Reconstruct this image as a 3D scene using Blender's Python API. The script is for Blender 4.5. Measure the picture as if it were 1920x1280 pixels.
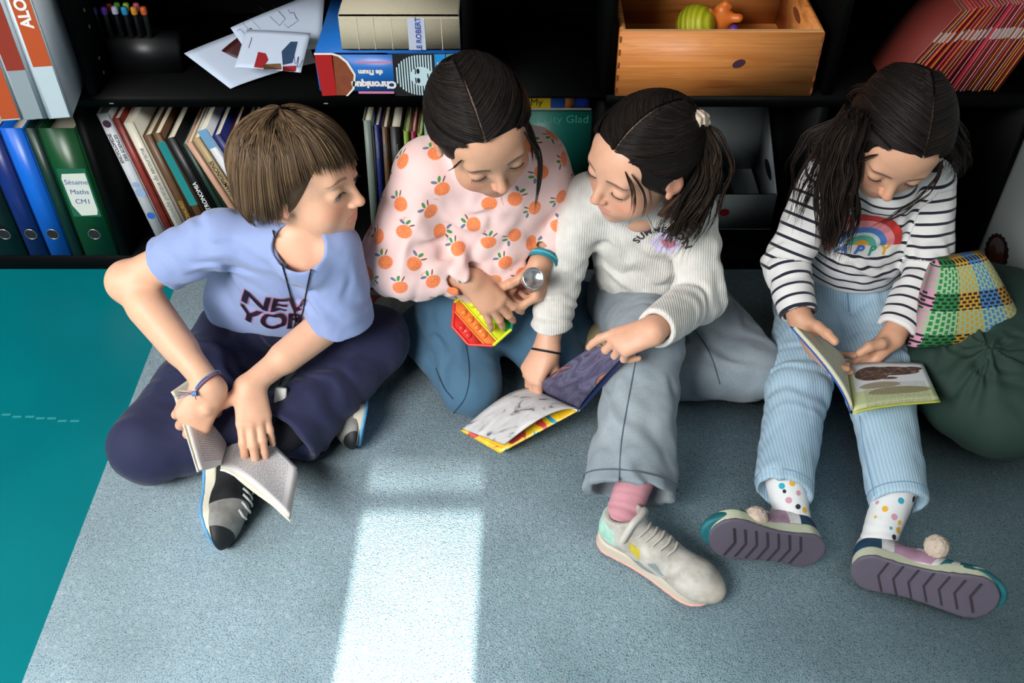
import bpy, bmesh, math, random
import numpy as np
from mathutils import Vector, Matrix
from mathutils.bvhtree import BVHTree
for o in list(bpy.data.objects): bpy.data.objects.remove(o)
SC = bpy.context.scene
COL = SC.collection
RNG = np.random.default_rng(7)
random.seed(7)
# ------------------------------------------------------------------ camera
F = 1843.0; TH = math.radians(43.2); H = 1.38; D = 1.704
CAMP = np.array([0, -D, H]); FW = np.array([0, math.cos(TH), -math.sin(TH)])
UP = np.array([0, math.sin(TH), math.cos(TH)]); RT = np.array([1., 0, 0])
cam = bpy.data.cameras.new('camera'); cam.lens = F/1920*36; cam.sensor_width = 36; cam.clip_start = .05
camo = bpy.data.objects.new('camera', cam); COL.objects.link(camo)
camo.location = CAMP; camo.rotation_euler = (math.pi/2-TH, 0, 0); SC.camera = camo
# ------------------------------------------------------------------ world, sun, daylight, exposure
SC.view_settings.view_transform = 'Standard'; SC.view_settings.look = 'None'
SC.view_settings.gamma = 1; SC.view_settings.use_curve_mapping = False
SC.view_settings.exposure = 0.0
w = bpy.data.worlds.new('sky'); SC.world = w; w.use_nodes = True
w.node_tree.nodes['Background'].inputs[0].default_value = (.62, .8, 1, 1); w.node_tree.nodes['Background'].inputs[1].default_value = .6
SUN_EL = math.atan(.66)
SUN_DIR = np.array([0.02, math.cos(SUN_EL), -math.sin(SUN_EL)])
sl = bpy.data.lights.new('sun', 'SUN'); sl.energy = 40.0; sl.angle = math.radians(.28); sl.color = (1, .97, .9)
so = bpy.data.objects.new('sun', sl); COL.objects.link(so); so.rotation_euler = Vector(SUN_DIR).to_track_quat('-Z', 'Y').to_euler()
so.location = (0, -6, 6)
def area_light(name, loc, aim, sx, sy, power, color):
    l = bpy.data.lights.new(name, 'AREA'); l.shape = 'RECTANGLE'; l.size = sx; l.size_y = sy; l.energy = power; l.color = color
    o = bpy.data.objects.new(name, l); COL.objects.link(o); o.location = loc
    o.rotation_euler = (Vector(aim)-Vector(loc)).to_track_quat('-Z', 'Y').to_euler(); return o
area_light('window_daylight', (-1.75, -2.7, 2.35), (-.35, -.55, .1), 1.7, 1.1, 172, (1, .985, .96))
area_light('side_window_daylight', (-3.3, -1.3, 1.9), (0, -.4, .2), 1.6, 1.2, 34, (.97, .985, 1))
# ------------------------------------------------------------------ general helpers
def at(u, v, z):
    r = FW+RT*(u-960)/F-UP*(v-640)/F
    return CAMP+r*(z-H)/r[2]
def aty(u, v, y):
    r = FW+RT*(u-960)/F-UP*(v-640)/F
    return CAMP+r*(y+D)/r[1]
def V(*a): return np.array(a, float)
def nrm(v): v = np.asarray(v, float); return v/np.linalg.norm(v)
def frame(y, up):
    y = nrm(y); x = nrm(np.cross(y, up)); return np.stack([x, y, np.cross(x, y)], 1)
MATS = {}
def hexc(h):
    h = h.lstrip('#'); c = [int(h[i:i+2], 16)/255 for i in (0, 2, 4)]
    return tuple((x/12.92 if x <= .04045 else ((x+.055)/1.055)**2.4) for x in c)+(1,)
def new_mat(name):
    m = bpy.data.materials.new(name); m.use_nodes = True; nt = m.node_tree; b = nt.nodes['Principled BSDF']
    MATS[name] = m; return m, nt, b
def nn(nt, t, **kw):
    n = nt.nodes.new(t)
    for k, v in kw.items():
        if k.startswith('i_'):
            n.inputs[k[2:].replace('_', ' ')].default_value = v
        else: setattr(n, k, v)
    return n
def cl(c): return hexc(c) if isinstance(c, str) else tuple(c)+((1,) if len(c) == 3 else ())
def mat(name, color, rough=.6, metal=0, spec=.5, bump=0, bscale=200, var=0, vscale=20, coat=0, sheen=0, alpha=1, trans=0, stretch=None):
    if name in MATS: return MATS[name]
    m, nt, b = new_mat(name)
    b.inputs['Base Color'].default_value = cl(color); b.inputs['Roughness'].default_value = rough
    b.inputs['Metallic'].default_value = metal; b.inputs['Specular IOR Level'].default_value = spec
    b.inputs['Coat Weight'].default_value = coat; b.inputs['Sheen Weight'].default_value = sheen
    b.inputs['Transmission Weight'].default_value = trans
    tc = nn(nt, 'ShaderNodeTexCoord'); src = tc.outputs['Object']
    if stretch:
        mp = nn(nt, 'ShaderNodeMapping'); mp.inputs['Scale'].default_value = stretch; nt.links.new(src, mp.inputs[0]); src = mp.outputs[0]
    n = nn(nt, 'ShaderNodeTexNoise', i_Scale=vscale, i_Detail=4); nt.links.new(src, n.inputs['Vector'])
    mx = nn(nt, 'ShaderNodeMix', data_type='RGBA', blend_type='MULTIPLY'); mx.inputs[0].default_value = 1
    mr = nn(nt, 'ShaderNodeMapRange'); mr.inputs[3].default_value = 1-max(var, .03); mr.inputs[4].default_value = 1+max(var, .03)
    nt.links.new(n.outputs[0], mr.inputs[0]); mx.inputs[6].default_value = cl(color)
    nt.links.new(mr.outputs[0], mx.inputs[7]); nt.links.new(mx.outputs[2], b.inputs['Base Color'])
    if bump:
        n2 = nn(nt, 'ShaderNodeTexNoise', i_Scale=bscale, i_Detail=3); nt.links.new(src, n2.inputs['Vector'])
        bp = nn(nt, 'ShaderNodeBump', i_Strength=bump, i_Distance=.002); nt.links.new(n2.outputs[0], bp.inputs['Height']); nt.links.new(bp.outputs[0], b.inputs['Normal'])
    return m
def link_mesh(name, me, material=None, parent=None, smooth=False):
    o = bpy.data.objects.new(name, me); COL.objects.link(o)
    if material is not None:
        for mm in (material if isinstance(material, (list, tuple)) else [material]): me.materials.append(MATS[mm] if isinstance(mm, str) else mm)
    if smooth: me.polygons.foreach_set('use_smooth', np.ones(len(me.polygons), bool))
    if parent is not None: put(o, parent)
    return o
def put(o, parent):
    o.parent = parent; o.matrix_parent_inverse = wm(parent).inverted()
def wm(o):
    m = o.matrix_basis.copy()
    return (wm(o.parent) @ o.matrix_parent_inverse @ m) if o.parent else m
def tag(o, label=None, cat=None, group=None, kind=None):
    if label: o['label'] = label
    if cat: o['category'] = cat
    if group: o['group'] = group
    if kind: o['kind'] = kind
    return o
def empty(name, loc, label=None, cat=None, group=None, parent=None):
    o = bpy.data.objects.new(name, None); COL.objects.link(o); o.location = loc; o.empty_display_size = .02
    if parent is not None: put(o, parent)
    return tag(o, label, cat, group)
def np_mesh(name, v, q, ngon=4):
    me = bpy.data.meshes.new(name); n = len(q)
    me.vertices.add(len(v)); me.vertices.foreach_set('co', np.ascontiguousarray(v, dtype=np.float32).ravel())
    me.loops.add(n*ngon); me.loops.foreach_set('vertex_index', np.ascontiguousarray(q, dtype=np.int32).ravel())
    me.polygons.add(n); me.polygons.foreach_set('loop_start', np.arange(0, n*ngon, ngon, dtype=np.int32))
    me.update(calc_edges=True); me.validate(); return me
def add_attr(me, name, arr, typ='FLOAT_COLOR'):
    a = me.attributes.new(name, typ, 'POINT')
    if typ == 'FLOAT_COLOR':
        c = np.ones((len(arr), 4), np.float32); c[:, :3] = arr; a.data.foreach_set('color', c.ravel())
    elif typ == 'FLOAT': a.data.foreach_set('value', np.asarray(arr, np.float32))
    else: a.data.foreach_set('vector', np.asarray(arr, np.float32).ravel())
# ------------------------------------------------------------------ implicit surfaces
def ln(v): return np.sqrt(np.einsum('...i,...i->...', v, v))
class S:
    def __init__(self): self.ops = []; self.disp = None
    def add(self, prim, op='u', k=.01): self.ops.append((op, k)+prim); return self
    def ev(self, P, hd=0.):
        """P (nb,m,3) blocks of points; hd block half diagonal"""
        C = P[:, P.shape[1]//2, :]
        Fv = np.full(P.shape[:2], .08)
        for op, k, fn, c, r in self.ops:
            if c is None: m = np.ones(len(P), bool)
            else: m = ln(C-c)-r < hd*1.6+k+.004
            if not m.any(): continue
            full = m.all()
            a = Fv if full else Fv[m]; b = fn(P if full else P[m])
            if op == 'u': h = np.maximum(k-np.abs(a-b), 0)/k; a = np.minimum(a, b)-h*h*k*.25
            elif op == 's': b = -b; h = np.maximum(k-np.abs(a-b), 0)/k; a = np.maximum(a, b)+h*h*k*.25
            elif op == 'i': h = np.maximum(k-np.abs(a-b), 0)/k; a = np.maximum(a, b)+h*h*k*.25
            elif op == 'd': a = a+b
            if full: Fv = a
            else: Fv[m] = a
        return Fv
    def __call__(self, p):
        p = np.asarray(p); s = p.shape[:-1]; return self.ev(p.reshape(-1, 1, 3), .0).reshape(s)
    def bounds(self):
        lo = np.full(3, 9.); hi = -lo
        for op, k, fn, c, r in self.ops:
            if op == 'u' and c is not None: lo = np.minimum(lo, c-r-.01); hi = np.maximum(hi, c+r+.01)
        return lo, hi
def surf(sd, res, B=8):
    lo, hi = sd.bounds(); bs = B*res; n = np.ceil((hi-lo)/bs).astype(int)
    I = np.stack(np.meshgrid(*[np.arange(x) for x in n], indexing='ij'), -1).reshape(-1, 3)
    hd = bs*.866; cen = lo+(I+.5)*bs
    keep = []
    for s in range(0, len(cen), 200000):
        d = sd.ev(cen[s:s+200000, None, :], hd)[:, 0]; keep.append(np.abs(d) < hd*1.55)
    I = I[np.concatenate(keep)]
    g = np.arange(B+1); G = np.stack(np.meshgrid(g, g, g, indexing='ij'), -1).reshape(-1, 3)
    mid = len(G)//2
    VK, VP, Q = [], [], []
    NB = n*B+2; 
    def key(ijk): return (ijk[..., 0].astype(np.int64)*NB[1]+ijk[..., 1])*NB[2]+ijk[..., 2]
    for s in range(0, len(I), 3000):
        J = I[s:s+3000]; P = lo+(J[:, None, :]*B+G[None])*res
        f = sd.ev(P, hd).reshape(len(J), B+1, B+1, B+1)
        ins = f < 0
        cnt = np.zeros((len(J), B, B, B), np.int8)
        for a in (0, 1):
            for b in (0, 1):
                for c in (0, 1): cnt += ins[:, a:a+B, b:b+B, c:c+B]
        act = (cnt > 0) & (cnt < 8)
        bi, x, y, z = np.nonzero(act)
        if not len(bi): continue
        pos = np.zeros((len(bi), 3)); w = np.zeros(len(bi))
        for ax in range(3):
            o1, o2 = [i for i in range(3) if i != ax]
            for a in (0, 1):
                for b in (0, 1):
                    off = np.zeros(3, int); off[o1] = a; off[o2] = b; e = off.copy(); e[ax] = 1
                    f0 = f[bi, x+off[0], y+off[1], z+off[2]]; f1 = f[bi, x+e[0], y+e[1], z+e[2]]
                    m = (f0 < 0) != (f1 < 0); t = np.where(m, f0/np.where(m, f0-f1, 1), 0)
                    p = np.zeros((len(bi), 3)); p[:] = off; p[:, ax] += t
                    pos += p*m[:, None]; w += m
        cell = J[bi]*B+np.stack([x, y, z], 1)
        VK.append(key(cell)); VP.append(lo+(cell+pos/w[:, None])*res)
        for ax in range(3):
            o1, o2 = [(1, 2), (2, 0), (0, 1)][ax]
            sl0 = [slice(0, B)]*3; sl1 = list(sl0); sl1[ax] = slice(1, B+1)
            a = ins[(slice(None),)+tuple(sl0)]; b = ins[(slice(None),)+tuple(sl1)]
            for flip in (0, 1):
                e = np.nonzero((a & ~b) if not flip else (~a & b))
                c = J[e[0]]*B+np.stack(e[1:], 1)
                d1 = np.zeros(3, int); d1[o1] = 1; d2 = np.zeros(3, int); d2[o2] = 1
                qd = np.stack([key(c-d1-d2), key(c-d2), key(c), key(c-d1)], 1)
                if flip: qd = qd[:, ::-1]
                Q.append(qd)
    VK = np.concatenate(VK); VP = np.concatenate(VP); Q = np.concatenate(Q)
    o = np.argsort(VK); VK = VK[o]; VP = VP[o]
    qi = np.searchsorted(VK, Q); qi = np.minimum(qi, len(VK)-1); ok = (VK[qi] == Q).all(1); qi = qi[ok]
    # relax
    for it in range(2):
        acc = np.zeros_like(VP); c = np.zeros(len(VP))
        for a in range(4):
            for b in ((a+1) % 4, (a+3) % 4):
                np.add.at(acc, qi[:, a], VP[qi[:, b]]) if False else None
        idx = np.concatenate([qi[:, a] for a in range(4) for _ in (0, 1)]); nb = np.concatenate([qi[:, (a+s) % 4] for a in range(4) for s in (1, 3)])
        c = np.bincount(idx, minlength=len(VP))+1e-9
        acc = np.stack([np.bincount(idx, weights=VP[nb, k], minlength=len(VP)) for k in range(3)], 1)/c[:, None]
        VP = VP*.5+acc*.5
    return VP, qi
def rc(a, b, r1, r2, sq=None, flat=None):
    """tapered limb; sq=(axis,factor) flattens along axis; flat cuts the b end square"""
    a = np.asarray(a, float); b = np.asarray(b, float); ab = b-a; L2 = ab@ab+1e-12; L = math.sqrt(L2)
    if sq is not None: n = nrm(sq[0]); n = nrm(n-ab*(n@ab)/L2); g = 1/sq[1]-1
    def fn(p):
        v = p-a; t = np.clip(v@ab/L2, 0, 1); d = v-t[..., None]*ab
        if sq is not None: d = d+(d@n)[..., None]*n*g
        q = ln(d)-(r1+(r2-r1)*t)
        if flat: q = np.maximum(q, (v@ab/L2-1)*L)
        return q
    return fn, (a+b)/2, L/2+max(r1, r2)
def chain(pts, rs, k=.01, sq=None, sub=0):
    P = [np.asarray(p, float) for p in pts]
    fs = [rc(P[i], P[i+1], rs[i], rs[i+1], sq)[0] for i in range(len(P)-1)]
    def fn(p):
        a = fs[0](p)
        for f in fs[1:]:
            b = f(p); h = np.maximum(k-np.abs(a-b), 0)/k; a = np.minimum(a, b)-h*h*k*.25
        return a
    A = np.array(P); c = (A.min(0)+A.max(0))/2
    return fn, c, np.linalg.norm(A-c, axis=1).max()+max(rs)
def el(c, r, R=None):
    c = np.asarray(c, float); r = np.asarray(r, float)
    def fn(p):
        v = p-c
        if R is not None: v = v@R
        k0 = ln(v/r); k1 = ln(v/(r*r))+1e-9
        return np.where(k0 < .05, -r.min(), k0*(k0-1)/k1)
    return fn, c, r.max()
def bx(c, h, R=None, rd=.004):
    c = np.asarray(c, float); h = np.asarray(h, float)-rd
    def fn(p):
        v = p-c
        if R is not None: v = v@R
        q = np.abs(v)-h; return ln(np.maximum(q, 0))+np.minimum(q.max(-1), 0)-rd
    return fn, c, np.linalg.norm(h)+rd
def plane(c, n):
    c = np.asarray(c, float); n = nrm(n)
    return (lambda p: (p-c)@n), None, 0
def local(sd, c, R, rad, s=1.):
    """sub-surface evaluated in its own frame"""
    c = np.asarray(c, float)
    return (lambda p: sd(((p-c)@R)/s)*s), c, rad
def grp(sd, rad=None):
    lo, hi = sd.bounds(); c = (lo+hi)/2
    return (lambda p: sd(p)), c, (np.linalg.norm(hi-lo)/2 if rad is None else rad)
NDIR = RNG.normal(size=(24, 3)); NDIR /= np.linalg.norm(NDIR, axis=1)[:, None]; NPH = RNG.uniform(0, 6.28, 24)
def wob(p, scale, seed=0, n=5):
    """cheap smooth noise about -1..1"""
    q = 0
    for i in range(n):
        j = (seed*5+i) % 24; q = q+np.sin(p@NDIR[j]*(6.283/scale)*(.7+.18*i)+NPH[j]+1.7*np.sin(p@NDIR[(j+7) % 24]*(3.9/scale)+NPH[(j+3) % 24]))
    return q/n*1.4
def folds(lst, base=.0012, bscale=.07, seed=0):
    """cloth creases: (centre, axis, wavelength, amplitude, reach)"""
    L = [(np.asarray(c, float), nrm(ax), lam, am, rg) for c, ax, lam, am, rg in lst]
    def fn(p):
        d = wob(p, bscale, seed)*base+wob(p, bscale*.42, seed+1)*base*.35; wv = wob(p, .09, seed+2, 4)
        for c, ax, lam, am, rg in L:
            v = p-c; e = np.exp(-np.einsum('...i,...i->...', v, v)/(2*rg*rg)); s = np.sin((v@ax)*6.283/lam+wv*2.2)
            d = d+am*e*(s+.35*np.sin((v@ax)*10/lam+wv*3+1))
        return d
    return fn, None, 0
def build_sdf(name, sd, res, material, parent=None, cols=None, attrs=None):
    v, q = surf(sd, res); me = np_mesh(name, v, q)
    if cols is not None: add_attr(me, 'col', cols(v))
    if attrs:
        for n_, (fn, ty) in attrs.items(): add_attr(me, n_, fn(v), ty)
    return link_mesh(name, me, material, parent, True)
# ------------------------------------------------------------------ tubes, strands, boxes, text
def tubes(paths, radii, sides=5, taper=True):
    """paths (n,m,3), radii (n,m) -> verts, quads"""
    P = np.asarray(paths, float); n, m = P.shape[:2]; R = np.broadcast_to(np.asarray(radii, float), (n, m))
    T = np.gradient(P, axis=1); T /= ln(T)[..., None]+1e-9
    ref = np.where(np.abs(T[..., 2:3]) > .9, V(1, 0, 0), V(0, 0, 1)); ref = ref[:, :1]*np.ones((1, m, 1))
    X = np.cross(T, ref); X /= ln(X)[..., None]+1e-9; Y = np.cross(T, X)
    a = np.arange(sides)/sides*6.28318
    vv = P[:, :, None, :]+R[:, :, None, None]*(X[:, :, None, :]*np.cos(a)[:, None]+Y[:, :, None, :]*np.sin(a)[:, None])
    idx = np.arange(n*m*sides).reshape(n, m, sides); nx = np.roll(idx, -1, 2)
    q = np.stack([idx[:, :-1], nx[:, :-1], nx[:, 1:], idx[:, 1:]], -1).reshape(-1, 4)
    return vv.reshape(-1, 3), q[:, ::-1]
def tube_obj(name, paths, radii, material, parent=None, sides=6, cols=None):
    P = [np.asarray(p, float) for p in paths]; m = max(len(p) for p in P)
    P = np.stack([resample(p, m) for p in P]); v, q = tubes(P, radii if np.ndim(radii) else np.full(P.shape[:2], radii), sides)
    me = np_mesh(name, v, q)
    if cols is not None: add_attr(me, 'col', np.repeat(cols, P.shape[1]*sides, 0))
    return link_mesh(name, me, material, parent, True)
def resample(p, m, smooth=True):
    p = np.asarray(p, float)
    if len(p) == m and not smooth: return p
    if smooth and len(p) > 2:
        q = []; n = len(p)
        e = np.vstack([2*p[0]-p[1], p, 2*p[-1]-p[-2]])
        for i in range(n-1):
            t = np.linspace(0, 1, 9)[:-1, None]; a, b, c, d = e[i], e[i+1], e[i+2], e[i+3]
            q.append(.5*((2*b)+(-a+c)*t+(2*a-5*b+4*c-d)*t*t+(-a+3*b-3*c+d)*t**3))
        p = np.vstack(q+[p[-1:]])
    s = np.concatenate([[0], np.cumsum(ln(np.diff(p, axis=0)))]); t = np.linspace(0, s[-1], m)
    return np.stack([np.interp(t, s, p[:, k]) for k in range(p.shape[1])], 1)
class MB:
    """collects boxes and polygons into one mesh"""
    def __init__(self): self.v = []; self.f = []; self.mi = []
    def box(self, lo, hi, mi=0, M=None):
        lo = np.minimum(lo, hi) if False else np.asarray(lo, float); hi = np.asarray(hi, float); b = len(self.v)
        for x in (lo[0], hi[0]):
            for y in (lo[1], hi[1]):
                for z in (lo[2], hi[2]):
                    p = Vector((x, y, z)); self.v.append(tuple(M @ p) if M is not None else (x, y, z))
        for f in ((0, 1, 3, 2), (4, 6, 7, 5), (0, 4, 5, 1), (2, 3, 7, 6), (0, 2, 6, 4), (1, 5, 7, 3)):
            self.f.append([b+i for i in f]); self.mi.append(mi)
        return self
    def poly(self, pts, mi=0):
        b = len(self.v); self.v += [tuple(p) for p in pts]; self.f.append(list(range(b, b+len(pts)))); self.mi.append(mi); return self
    def prism(self, pts, off, mi=0):
        pts = [np.asarray(p, float) for p in pts]; off = np.asarray(off, float); n = len(pts); b = len(self.v)
        self.v += [tuple(p) for p in pts]+[tuple(p+off) for p in pts]
        self.f += [list(range(b, b+n))[::-1], list(range(b+n, b+2*n))]; self.mi += [mi, mi]
        for i in range(n): j = (i+1) % n; self.f.append([b+i, b+j, b+n+j, b+n+i]); self.mi.append(mi)
        return self
    def build(self, name, material, parent=None, bevel=0, smooth=False, seg=2):
        me = bpy.data.meshes.new(name); me.from_pydata(self.v, [], self.f); me.update()
        bm = bmesh.new(); bm.from_mesh(me)
        for f, i in zip(bm.faces, self.mi): f.material_index = i
        bmesh.ops.recalc_face_normals(bm, faces=bm.faces)
        if bevel: bmesh.ops.bevel(bm, geom=list(bm.edges), offset=bevel, segments=seg, affect='EDGES', clamp_overlap=True)
        bm.to_mesh(me); bm.free(); o = link_mesh(name, me, material, parent, smooth or bevel > 0)
        return o
def rotz(a): return Matrix.Rotation(a, 4, 'Z')
def lathe(name, prof, material, parent=None, M=None, seg=40):
    a = np.arange(seg)/seg*6.28318; v = []; 
    for r, z in prof: v.append(np.stack([r*np.cos(a), r*np.sin(a), np.full(seg, z)], 1))
    v = np.concatenate(v)
    if M is not None: A = np.array(M); v = v@A[:3, :3].T+A[:3, 3]
    idx = np.arange(len(v)).reshape(-1, seg); nx = np.roll(idx, -1, 1)
    q = np.stack([idx[:-1], nx[:-1], nx[1:], idx[1:]], -1).reshape(-1, 4)
    return link_mesh(name, np_mesh(name, v, q), material, parent, True)
def text_mesh(txt, size=1., extrude=0., bold=0., shear=0, align='CENTER', spacing=1.):
    c = bpy.data.curves.new('t', 'FONT'); c.body = txt; c.size = size; c.offset = bold; c.shear = shear; c.extrude = extrude
    c.align_x = align; c.align_y = 'CENTER'; c.space_character = spacing; c.resolution_u = 4; c.space_line = .85
    o = bpy.data.objects.new('t', c); COL.objects.link(o); dg = bpy.context.evaluated_depsgraph_get()
    me = bpy.data.meshes.new_from_object(o.evaluated_get(dg)); bpy.data.objects.remove(o); bpy.data.curves.remove(c); return me
def flat_text(name, txt, size, org, ux, uy, material, parent=None, off=.0006, **kw):
    """lettering on a flat face: org centre, ux reading direction, uy up"""
    me = text_mesh(txt, size, **kw); ux = nrm(ux); uy = nrm(uy); n = np.cross(ux, uy)
    M = Matrix([[ux[0], uy[0], n[0], org[0]+n[0]*off], [ux[1], uy[1], n[1], org[1]+n[1]*off], [ux[2], uy[2], n[2], org[2]+n[2]*off], [0, 0, 0, 1]])
    me.transform(M); me.name = name; return link_mesh(name, me, material, parent)
def poly_me(polys):
    """flat polygons in 2D -> mesh"""
    m = MB()
    for p in polys: m.poly([(x, y, 0) for x, y in p])
    me = bpy.data.meshes.new('p'); me.from_pydata(m.v, [], m.f); me.update(); return me
def decal(name, me, target, org, ux, uy, material, parent=None, off=.0009, cell=.006, warp=None, dev=.09):
    """lay a flat design onto a curved surface along its inward normal"""
    ux = nrm(ux); uy = np.asarray(uy, float); uy = nrm(uy-ux*(uy@ux)); n = np.cross(ux, uy)
    bm = bmesh.new(); bm.from_mesh(me)
    xs = [v.co.x for v in bm.verts]; ys = [v.co.y for v in bm.verts]
    for ax, vals in ((0, xs), (1, ys)):
        t = min(vals)+cell
        while t < max(vals):
            bmesh.ops.bisect_plane(bm, geom=list(bm.verts)+list(bm.edges)+list(bm.faces), plane_co=(t, t, 0), plane_no=((1, 0, 0) if ax == 0 else (0, 1, 0))); t += cell
    bmesh.ops.triangulate(bm, faces=[f for f in bm.faces if len(f.verts) > 4])
    dep = target if isinstance(target, BVHTree) else bvh(target)
    dead = []
    for v in bm.verts:
        x, y = (v.co.x, v.co.y) if warp is None else warp(v.co.x, v.co.y)
        p = org+ux*x+uy*y+n*.10
        h = dep.ray_cast(Vector(p), Vector(-n), .2)
        if h[0] is None or abs(.10-h[3]) > dev: dead.append(v); continue
        nl = h[1]
        if nl.dot(Vector(n)) < 0: nl = -nl
        v.co = h[0]+nl*off
    bmesh.ops.delete(bm, geom=dead, context='VERTS')
    bad = [f for f in bm.faces if f.calc_area() > cell*cell*6]
    bmesh.ops.delete(bm, geom=bad, context='FACES')
    m2 = bpy.data.meshes.new(name); bm.to_mesh(m2); bm.free(); return link_mesh(name, m2, material, parent, True)
def bvh(o):
    me = o.data; bm = bmesh.new(); bm.from_mesh(me); t = BVHTree.FromBMesh(bm); bm.free(); return t
# ------------------------------------------------------------------ people: head, hand, torso, hair
def head_sdf(eye=.35, smile=0.):
    s = S(); A = s.add
    A(el((0, -.012, .028), (.070, .088, .074)), k=.01)
    A(el((0, .022, -.018), (.0565, .061, .072)), k=.02)
    A(el((0, .034, .036), (.056, .047, .045)), k=.02)
    A(el((0, .026, -.060), (.043, .047, .036)), k=.025)
    A(el((0, .060, -.082), (.016, .014, .012)), k=.02)
    for x in (-1, 1):
        A(el((x*.035, .048, -.036), (.0225, .0225, .026)), k=.018)
    A(rc((-.034, .068, .021), (.034, .068, .021), .010, .010), k=.014)
    for x in (-1, 1):
        A(el((x*.030, .090, .003), (.016, .014, .010)), 's', .012)
        A(el((x*.030, .0670, .001), (.0150, .0145, .0140)), k=.004)
        zc = -.0035-.002*(1-eye)
        A(el((x*.030, .0835, zc), (.0122, .012, .0010+eye*.0048)), 's', .0014)
    A(rc((0, .076, .012), (0, .0955, -.023), .0055, .0075), k=.012)
    A(el((0, .0945, -.0255), (.0085, .0085, .0075)), k=.006)
    for x in (-1, 1):
        A(el((x*.0092, .0870, -.0285), (.0056, .0075, .0055)), k=.004)
        A(el((x*.0050, .0915, -.0345), (.0026, .0042, .0022)), 's', .002)
    A(el((0, .0645, -.053), (.025, .016, .018)), k=.014)
    c = .0535-.004*smile
    A(chain([(-.0195, .0725, -c), (-.0075, .0795, -.0508), (0, .0795, -.0520), (.0075, .0795, -.0508), (.0195, .0725, -c)], [.0016, .0030, .0030, .0030, .0016], .002), k=.0045)
    A(chain([(-.0175, .0725, -c-.001), (-.007, .0783, -.0583), (.007, .0783, -.0583), (.0175, .0725, -c-.001)], [.0016, .0038, .0038, .0016], .002), k=.0045)
    A(chain([(-.0185, .0765, -c), (0, .0855, -.0548), (.0185, .0765, -c)], [.0008, .0012, .0008], .001), 's', .0012)
    for x in (-1, 1):
        R = np.array(Matrix.Rotation(-.25, 3, 'X') @ Matrix.Rotation(x*.25, 3, 'Z'))
        A(el((x*.0715, -.006, -.002), (.0065, .0165, .0270), R), k=.006)
        A(el((x*.0785, -.003, .002), (.0045, .0085, .0150), R), 's', .005)
        A(el((x*.0705, .003, -.024), (.0050, .0060, .0070)), k=.005)
    return s
def smst(x, a, b): t = np.clip((x-a)/(b-a), 0, 1); return t*t*(3-2*t)
def face_color(q, skin, lip, brow, part=None):
    """colours that belong to the skin: lips, brows, warm cheeks and ears"""
    x, y, z = q[:, 0], q[:, 1], q[:, 2]; ax = np.abs(x)
    c = np.tile(np.array(skin), (len(q), 1)); fr = smst(y, .03, .05)
    def mix(c, col, m): return c*(1-m[:, None])+np.array(col)*m[:, None]
    bl = np.exp(-(((ax-.037)/.017)**2+((z+.030)/.016)**2))*fr; c = mix(c, np.array(skin)*V(1.0, .66, .62), bl*.55)
    no = np.exp(-(((x)/.012)**2+((z+.026)/.010)**2))*fr*smst(y, .08, .09); c = mix(c, np.array(skin)*V(1, .74, .70), no*.5)
    er = smst(ax, .068, .076); c = mix(c, np.array(skin)*V(1, .66, .6), er*.6)
    up = 1-smst(np.abs(z+.0500-.0008+np.abs(ax-.006)*.12)/(.0040*(1-smst(ax, .012, .021)*.6)), .75, 1.15)
    lo = 1-smst(np.abs(z+.0592)/(.0048*(1-smst(ax, .009, .019)*.75)), .75, 1.15)
    lm = np.maximum(up, lo)*(1-smst(ax, .0185, .0205))*smst(y, .068, .074); c = mix(c, lip, lm*.6)
    zb = .0205+.0035*np.sin(np.clip((ax-.012)/.034, 0, 1)*3.0)-.0035*smst(ax, .038, .05)
    bm_ = (1-smst(np.abs(z-zb)/(.0030-.0012*smst(ax, .03, .05)), .5, 1.2))*smst(ax, .011, .015)*(1-smst(ax, .044, .051))*fr
    c = mix(c, brow, bm_*.8)
    if part is not None: c = part(q, c, mix)
    return c
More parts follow.
